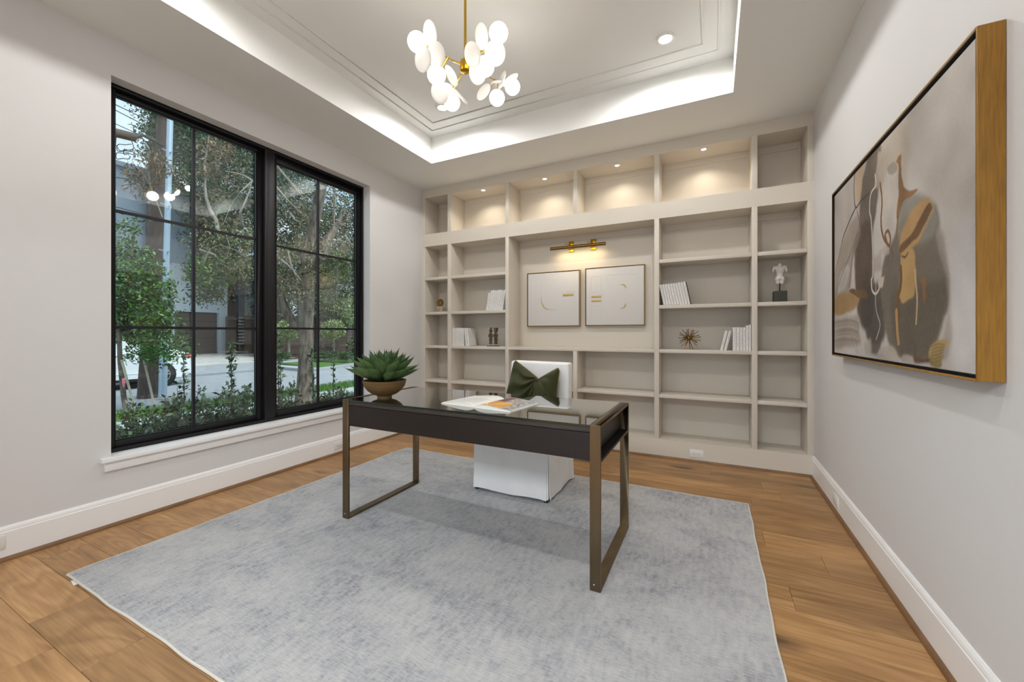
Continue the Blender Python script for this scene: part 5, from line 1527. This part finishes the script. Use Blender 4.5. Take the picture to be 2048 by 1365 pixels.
# ================================================================== TREES
def blob(cx, cy, cz, n, rx, ry=None, rz=None):
    ry = ry or rx; rz = rz or rx
    q = RNG.normal(size=(n, 3)); q /= np.linalg.norm(q, axis=1)[:, None]; q *= RNG.uniform(0.25, 1, n)[:, None] ** 0.45
    return np.array([cx, cy, cz]) + q * np.array([rx, ry, rz])
def blobs(spec): return np.concatenate([blob(p.x, p.y, p.z, n, r) for p, n, r in spec])
def scatter(region, depth, k, n, r):
    """k leaf clusters spread over a tree crown seen between four corners"""
    out = []
    (x0, y0, x1, y1) = region
    for _ in range(k):
        px = RNG.uniform(x0, x1); py = RNG.uniform(y0, y1); d = RNG.uniform(*depth)
        p = atd(px, py, d); rr_ = r * RNG.uniform(0.6, 1.3)
        out.append(blob(p.x, p.y, p.z, n, rr_, rr_, rr_ * 0.7))
    return np.concatenate(out)

# big street tree in the right pane
t1 = tag(empty('street_tree', atd(611, 805, 8.9) * 1.0), 'large grey-barked street tree with a forked trunk in the right pane', 'tree')
base = Vector(t1['_o']); 
def A(px, py, d=9.0): return atd(px, py, d)
tr = MB()
g0_ = A(611, 805, 8.9); g0_.z = G - 0.1
tr.tube([g0_, A(611, 770, 8.95), A(612, 720), A(612, 670), A(611, 630), A(612, 600), A(612, 575)], [0.24, 0.18, 0.155, 0.150, 0.160, 0.18, 0.19], 18)
tr.tube([A(612, 590), A(613, 550), A(617, 500), A(626, 460), A(636, 410), A(646, 360), A(653, 300), A(658, 240)], [0.18, 0.18, 0.14, 0.125, 0.115, 0.105, 0.09, 0.08], 16)
tr.tube([A(600, 585), A(585, 577), A(568, 566), A(552, 557), A(530, 548), A(505, 530)], [0.15, 0.12, 0.10, 0.085, 0.07, 0.05], 12)
tr.tube([A(604, 660), A(588, 648), A(572, 624), A(560, 595), A(548, 560)], [0.09, 0.10, 0.105, 0.10, 0.08], 12)
tr.tube([A(640, 512, 9.0), A(655, 480, 9.2), A(668, 460, 9.4), A(680, 440, 9.6), A(690, 415, 9.7)], [0.11, 0.10, 0.075, 0.045, 0.02], 12)
tr.tube([A(614, 545), A(630, 522), A(641, 510)], [0.13, 0.12, 0.11], 12)
tr.build('trunk', M['bark'], t1, smooth=True)
br = MB()
def branch(pts, r0, d=8.7):
    n = len(pts); br.tube([A(x, y, d + 0.15 * math.sin(i * 2 + x)) for i, (x, y) in enumerate(pts)], [r0 * (1 - 0.75 * i / (n - 1)) for i in range(n)], 7)
branch([(437, 465), (432, 440), (420, 420), (412, 395), (410, 370), (412, 352), (420, 340)], 0.045)
branch([(412, 352), (409, 330), (414, 300), (418, 272)], 0.03)
branch([(484, 450), (480, 425), (490, 405), (500, 380), (504, 362)], 0.03)
branch([(505, 362), (490, 352), (470, 346), (450, 342)], 0.025)
branch([(505, 362), (480, 385), (462, 410), (446, 450)], 0.018)
branch([(550, 370), (575, 400), (600, 425), (617, 434)], 0.02)
branch([(552, 330), (570, 352), (590, 372), (620, 400)], 0.02)
branch([(580, 425), (590, 440), (600, 444), (618, 436)], 0.02)
branch([(550, 510), (575, 530), (590, 545), (602, 562)], 0.03)
branch([(560, 495), (552, 520), (548, 530)], 0.02)
branch([(575, 500), (582, 530), (592, 552), (600, 565)], 0.022)
branch([(668, 360), (670, 400), (668, 440), (670, 470)], 0.045, 10.5)
branch([(668, 385), (690, 400), (712, 415)], 0.03, 10.5); branch([(672, 372), (695, 385), (715, 400)], 0.03, 10.5)
branch([(650, 492), (665, 488), (675, 480), (690, 485), (712, 495)], 0.025)
branch([(690, 470), (700, 485), (712, 498)], 0.02)
branch([(400, 500), (430, 510), (445, 530), (470, 540)], 0.02, 8.2)
branch([(395, 530), (410, 520), (420, 500), (440, 490), (470, 500), (500, 520)], 0.022, 8.2)
branch([(452, 470), (460, 495), (452, 520)], 0.014, 8.2)
branch([(500, 250), (520, 300), (560, 340), (610, 400)], 0.05, 9.2)
br.build('bare_branch', M['twig'], t1, smooth=True)
LV = []
LV.append(scatter((395, 470, 520, 560), (8.0, 9.5), 46, 46, 0.32))
LV.append(scatter((390, 560, 440, 600), (8.2, 8.8), 9, 42, 0.22))
LV.append(scatter((548, 490, 716, 600), (8.6, 10.2), 50, 46, 0.30))
LV.append(scatter((396, 260, 716, 480), (9.0, 12.0), 50, 40, 0.45))
LV.append(scatter((640, 540, 670, 610), (10.0, 11.0), 10, 46, 0.30))
LV.append(scatter((540, 550, 596, 618), (10.0, 11.5), 18, 46, 0.30))
LV = [np.concatenate(LV)]; LV.append(LV[0] + RNG.normal(size=LV[0].shape) * 0.08)
tag(leaves('olive_foliage', np.concatenate(LV), 0.075, M['leaf_olive'], t1), kind='stuff')
LV = [scatter((400, 285, 460, 360), (8.2, 9.5), 14, 50, 0.25), scatter((395, 380, 520, 470), (8.8, 10.5), 10, 40, 0.3), scatter((548, 430, 712, 520), (9, 10.5), 12, 40, 0.30), scatter((570, 380, 700, 440), (9.5, 11), 6, 40, 0.3)]
tag(leaves('brown_foliage', np.concatenate(LV), 0.085, M['leaf_brown'], t1), kind='stuff')
P = np.concatenate([scatter((380, 520, 440, 590), (8.0, 8.8), 14, 46, 0.26), scatter((640, 510, 700, 560), (9, 10), 12, 50, 0.28)])
tag(leaves('green_foliage', P, 0.10, M['leaf_bright'], t1), kind='stuff')

# evergreen masses behind
def big_tree(label, px, py, d, spec, m, size, trunk=True, mname='foliage'):
    b = atd(px, py, d); b.z = G
    t = tag(empty('background_tree', b), label, 'tree', 'trees behind the houses across the street')
    top = atd(px, spec[0][1], d)
    MB().tube([b, b.lerp(top, 0.5), top], [0.35, 0.25, 0.12], 12).build('trunk', M['bark'], t, smooth=True)
    out = []
    for (x0, y0, x1, y1, k, n, r) in spec[1:]:
        out.append(scatter((x0, y0, x1, y1), (d - 1.5, d + 2.0), k, int(n * 1.7), r))
    tag(leaves(mname, np.concatenate(out), size * 0.72, m, t), kind='stuff')
big_tree('tall dark evergreen behind the utility pole', 305, 690, 20, [(0, 230), (300, 200, 350, 310, 26, 90, 0.9), (345, 215, 420, 320, 30, 90, 1.0), (350, 320, 395, 372, 10, 90, 0.7)], M['leaf_dark'], 0.24)
big_tree('broad evergreen filling the middle of the left pane', 524, 690, 22, [(0, 280), (395, 235, 520, 330, 60, 90, 1.1), (380, 330, 530, 480, 80, 90, 1.15), (400, 480, 520, 545, 26, 90, 0.9)], M['leaf_dark'], 0.26)
big_tree('green tree crown at the upper left of the right pane', 536, 690, 24, [(0, 320), (520, 300, 620, 420, 50, 90, 1.2), (530, 420, 640, 560, 66, 90, 1.2), (520, 560, 620, 640, 26, 90, 1.0)], M['leaf_dark'], 0.27)
big_tree('green tree crown at the right edge of the right pane', 740, 690, 26, [(0, 400), (630, 400, 730, 520, 50, 90, 1.3), (640, 520, 740, 640, 50, 90, 1.2)], M['leaf_dark'], 0.28)
big_tree('pale green tree above the fence near the gabled house', 640, 690, 25, [(0, 560), (628, 565, 660, 618, 14, 100, 0.7), (690, 600, 716, 650, 14, 100, 0.7)], M['leaf_topiary'], 0.22)

big_tree('leafy tree down the street, beyond the right edge of the window', 800, 690, 34, [(0, 480), (735, 500, 900, 660, 60, 90, 1.6)], M['leaf_dark'], 0.30)

# brown-leaved branch in front of the utility pole
t2 = tag(empty('brown_leaved_branch', atd(318, 420, 8.6)), 'drooping branch with dry brown leaves in front of the utility pole', 'branch')
bm_ = MB()
for pts in ([(325, 435), (312, 400), (300, 370), (285, 345), (268, 330)], [(300, 370), (318, 345), (330, 325)], [(296, 362), (282, 372), (272, 382)], [(288, 350), (262, 348)], [(312, 400), (295, 405), (282, 410)], [(300, 368), (296, 330), (300, 300), (290, 285)]):
    bm_.tube([atd(x, y, 8.6) for x, y in pts], 0.012, 6)
bm_.build('twig', M['twig'], t2, smooth=True)
P = np.concatenate([blobs([(atd(x, y, 8.6), n_, r_)]) for x, y, n_, r_ in [(285, 330, 90, 0.30), (310, 325, 90, 0.28), (325, 335, 60, 0.2), (270, 345, 60, 0.22), (280, 375, 70, 0.2), (290, 372, 50, 0.18), (262, 352, 40, 0.13), (310, 318, 60, 0.25), (357, 345, 50, 0.2), (300, 350, 60, 0.22)]])
tag(leaves('dry_leaves', P, 0.11, M['leaf_brown'], t2, droop=(0, 0, -1), width=0.26), kind='stuff')

# young green tree with stakes, left
t3b = atd(252, 852, 8.1); t3b.z = G
t3 = tag(empty('young_green_tree', t3b), 'young leafy green tree at the left edge of the window with two stakes', 'tree')
MB().tube([t3b, atd(247, 790, 8.1), atd(240, 720, 8.1), atd(238, 660, 8.1), atd(252, 600, 8.1), atd(262, 520, 8.2), atd(270, 460, 8.2)], [0.05, 0.045, 0.04, 0.036, 0.03, 0.022, 0.012], 10).build('trunk', M['bark'], t3, smooth=True)
MB().tube([t3b + Vector((0.05, 0.12, 0)), atd(243, 720, 8.05)], 0.022, 8).build('stake', M['stake'], t3, smooth=True)
s0_ = atd(309, 800, 8.4); s0_.z = G
MB().tube([s0_, atd(288, 720, 8.3)], 0.022, 8).build('stake', M['stake'], t3, smooth=True)
MB().tube([atd(246, 757, 8.0), atd(248, 766, 8.0), atd(247, 775, 8.0)], [0.02, 0.03, 0.015], 6).build('tie_ribbon', M['ribbon'], t3)
P = np.concatenate([blobs([(atd(x, y, 8.0 + 0.5 * ((i * 37) % 5) / 5), n_, r_)]) for i, (x, y, n_, r_) in enumerate([(245, 470, 90, 0.25), (262, 450, 40, 0.18), (250, 510, 170, 0.33), (280, 525, 140, 0.33), (300, 550, 140, 0.33), (255, 560, 200, 0.36), (285, 585, 200, 0.36), (318, 590, 150, 0.30), (335, 580, 60, 0.20), (262, 620, 220, 0.36), (300, 630, 220, 0.36), (325, 640, 110, 0.28), (270, 665, 180, 0.33), (310, 680, 150, 0.33), (248, 650, 120, 0.28), (335, 700, 80, 0.25), (352, 680, 60, 0.22), (318, 715, 90, 0.26), (285, 700, 90, 0.25), (355, 655, 30, 0.16), (340, 625, 40, 0.18), (262, 715, 30, 0.15), (240, 600, 150, 0.3), (370, 705, 26, 0.16), (375, 690, 20, 0.14)])])
P = np.concatenate([P, P + RNG.normal(size=P.shape) * 0.09])
tag(leaves('foliage', P, 0.09, M['leaf_bright'], t3, width=0.42), kind='stuff')
P = np.concatenate([blobs([(atd(x, y, 8.5), n_, r_)]) for x, y, n_, r_ in [(270, 580, 600, 0.5), (290, 640, 600, 0.5), (250, 650, 400, 0.4), (262, 530, 400, 0.4), (330, 690, 60, 0.25)]])
tag(leaves('inner_foliage', P, 0.115, M['leaf_dark'], t3), kind='stuff')

# ball trees
for i, (px, lab) in enumerate(((578, 'ball-shaped pale green tree in front of the fence, left of the street tree trunk'), (667, 'ball-shaped pale green tree in front of the fence, right of the street tree trunk'))):
    b = atd(px, 712, 21.0); c = atd(px, 661, 21.0)
    t = tag(empty('ball_tree', b), lab, 'tree', 'ball-shaped trees in front of the fence')
    MB().tube([b, c], 0.06, 10).build('trunk', M['twig'], t, smooth=True)
    tag(leaves('foliage', blob(c.x, c.y, c.z, 2600, 0.60, 0.60, 0.56), 0.13, M['leaf_topiary'], t), kind='stuff')
for i, (x0, x1, lab) in enumerate(((548, 572, 'low clipped hedge left of the street tree trunk'), (622, 664, 'low clipped hedge under the right ball tree'), (680, 700, 'low clipped hedge right of the right ball tree'))):
    p0 = atd(x0, 712, 20.3); p1 = atd(x1, 711, 20.3)
    P = np.concatenate([blob(*(p0.lerp(p1, q / 5)), 260, 0.33, 0.33, 0.20) for q in range(6)])
    tag(leaves('low_hedge', P, 0.10, M['hedge']), lab, 'hedge', kind='stuff')
p = atd(706, 691, 21.3)
tag(leaves('round_bush', blob(p.x, p.y, p.z, 1000, 0.38, 0.38, 0.45), 0.12, M['leaf_olive']), 'brownish bush in front of the fence at the right edge of the window', 'bush', kind='stuff')

# shrubs of the foundation planting, each with stems and leaves
def shrub(label, x, y, h, r, nst, nl, size=0.062, m=None, tall=None):
    b = Vector((x, y, G + 0.03))
    t = tag(empty('foundation_shrub', b), label, 'shrub', 'glossy shrubs below the window')
    nst = int(nst * 1.7); nl = int(nl * 1.25); rr_ = random.Random(int(x * 100) + int(y * 1000)); st_ = MB(); P = []
    for k in range(nst):
        a = rr_.uniform(0, 2 * PI); l = rr_.uniform(0.55, 1.0) * h; o = rr_.uniform(0.1, 1) * r
        if tall and k < tall[0]: l = tall[1]; o = rr_.uniform(0, 0.12)
        tip = b + Vector((o * math.cos(a), o * math.sin(a), l)); mid = b.lerp(tip, 0.5) + Vector((0.15 * o * math.cos(a), 0.15 * o * math.sin(a), 0.05))
        st_.tube([b + Vector((0.04 * math.cos(a), 0.04 * math.sin(a), 0)), mid, tip], [0.008, 0.006, 0.002], 5)
        big = 3 if (tall and k < tall[0]) else 1
        for q in range(nl * big):
            f = 1 - 0.8 * (q / (nl * big)) ** 1.2
            p_ = b.lerp(mid, f * 2) if f < 0.5 else mid.lerp(tip, f * 2 - 1)
            P.append(tuple(p_ + Vector([rr_.gauss(0, 0.014) for _ in range(3)])))
    st_.build('stems', M['bark'], t, smooth=True)
    tag(leaves('leaves', np.array(P), size, m or M['leaf_shrub'], t, up_bias=0.6, width=0.5, droop=(0, 0, 0.45)), kind='stuff')
def sh_at(px, py, d): p = atd(px, py, d); return p.x, p.y, p.z - (G + 0.03)
SH = [(262, 838, 4.9, 0.22, 10, 20, None, 'low shrub at the far left corner of the window'),
      (300, 805, 4.6, 0.34, 16, 26, None, 'dense dark shrub at the foot of the utility pole'),
      (345, 800, 4.5, 0.36, 18, 26, None, 'dense shrub just left of the first pane centre bar'),
      (372, 770, 4.5, 0.30, 12, 26, (1, 1.42), 'shrub with one tall pale upright shoot in the left pane'),
      (420, 800, 4.7, 0.34, 14, 26, None, 'shrub just right of the left pane centre bar'),
      (462, 765, 4.8, 0.34, 16, 28, (2, 1.38), 'tallest dark shrub in the right half of the left pane'),
      (495, 790, 4.9, 0.34, 16, 26, None, 'shrub against the window mullion'),
      (562, 760, 5.6, 0.36, 14, 30, (2, 1.48), 'tall upright shrub at the left edge of the right pane'),
      (600, 805, 5.6, 0.34, 14, 24, None, 'low shrub in front of the street tree trunk'),
      (632, 785, 5.7, 0.38, 16, 28, (1, 1.30), 'shrub right of the street tree trunk'),
      (668, 775, 5.9, 0.36, 15, 28, (1, 1.36), 'shrub with a single tall shoot in the right pane'),
      (702, 790, 6.1, 0.40, 16, 26, None, 'shrub behind the agave at the right edge of the window')]
for px, py, d, r_, ns, nl, tl, lb in SH:
    x, y, h = sh_at(px, py, d)
    shrub(lb, x, y, h, r_, ns, nl, tall=tl)
# pale groundcover between
P = np.concatenate([blob(*(Vector((x, y, G + 0.12))), 260, 0.35, 0.35, 0.16) for x, y in [(-4.4, 2.1), (-4.8, 2.9), (-5.2, 3.6), (-4.5, 1.6), (-5.4, 4.4), (-5.6, 2.4), (-6.2, 5.0), (-4.9, 4.3), (-6.3, 3.4), (-6.1, 6.0)]])
tag(leaves('groundcover', P, 0.07, M['leaf_bright']), 'low bright green groundcover between the shrubs and the window', 'plants', kind='stuff')
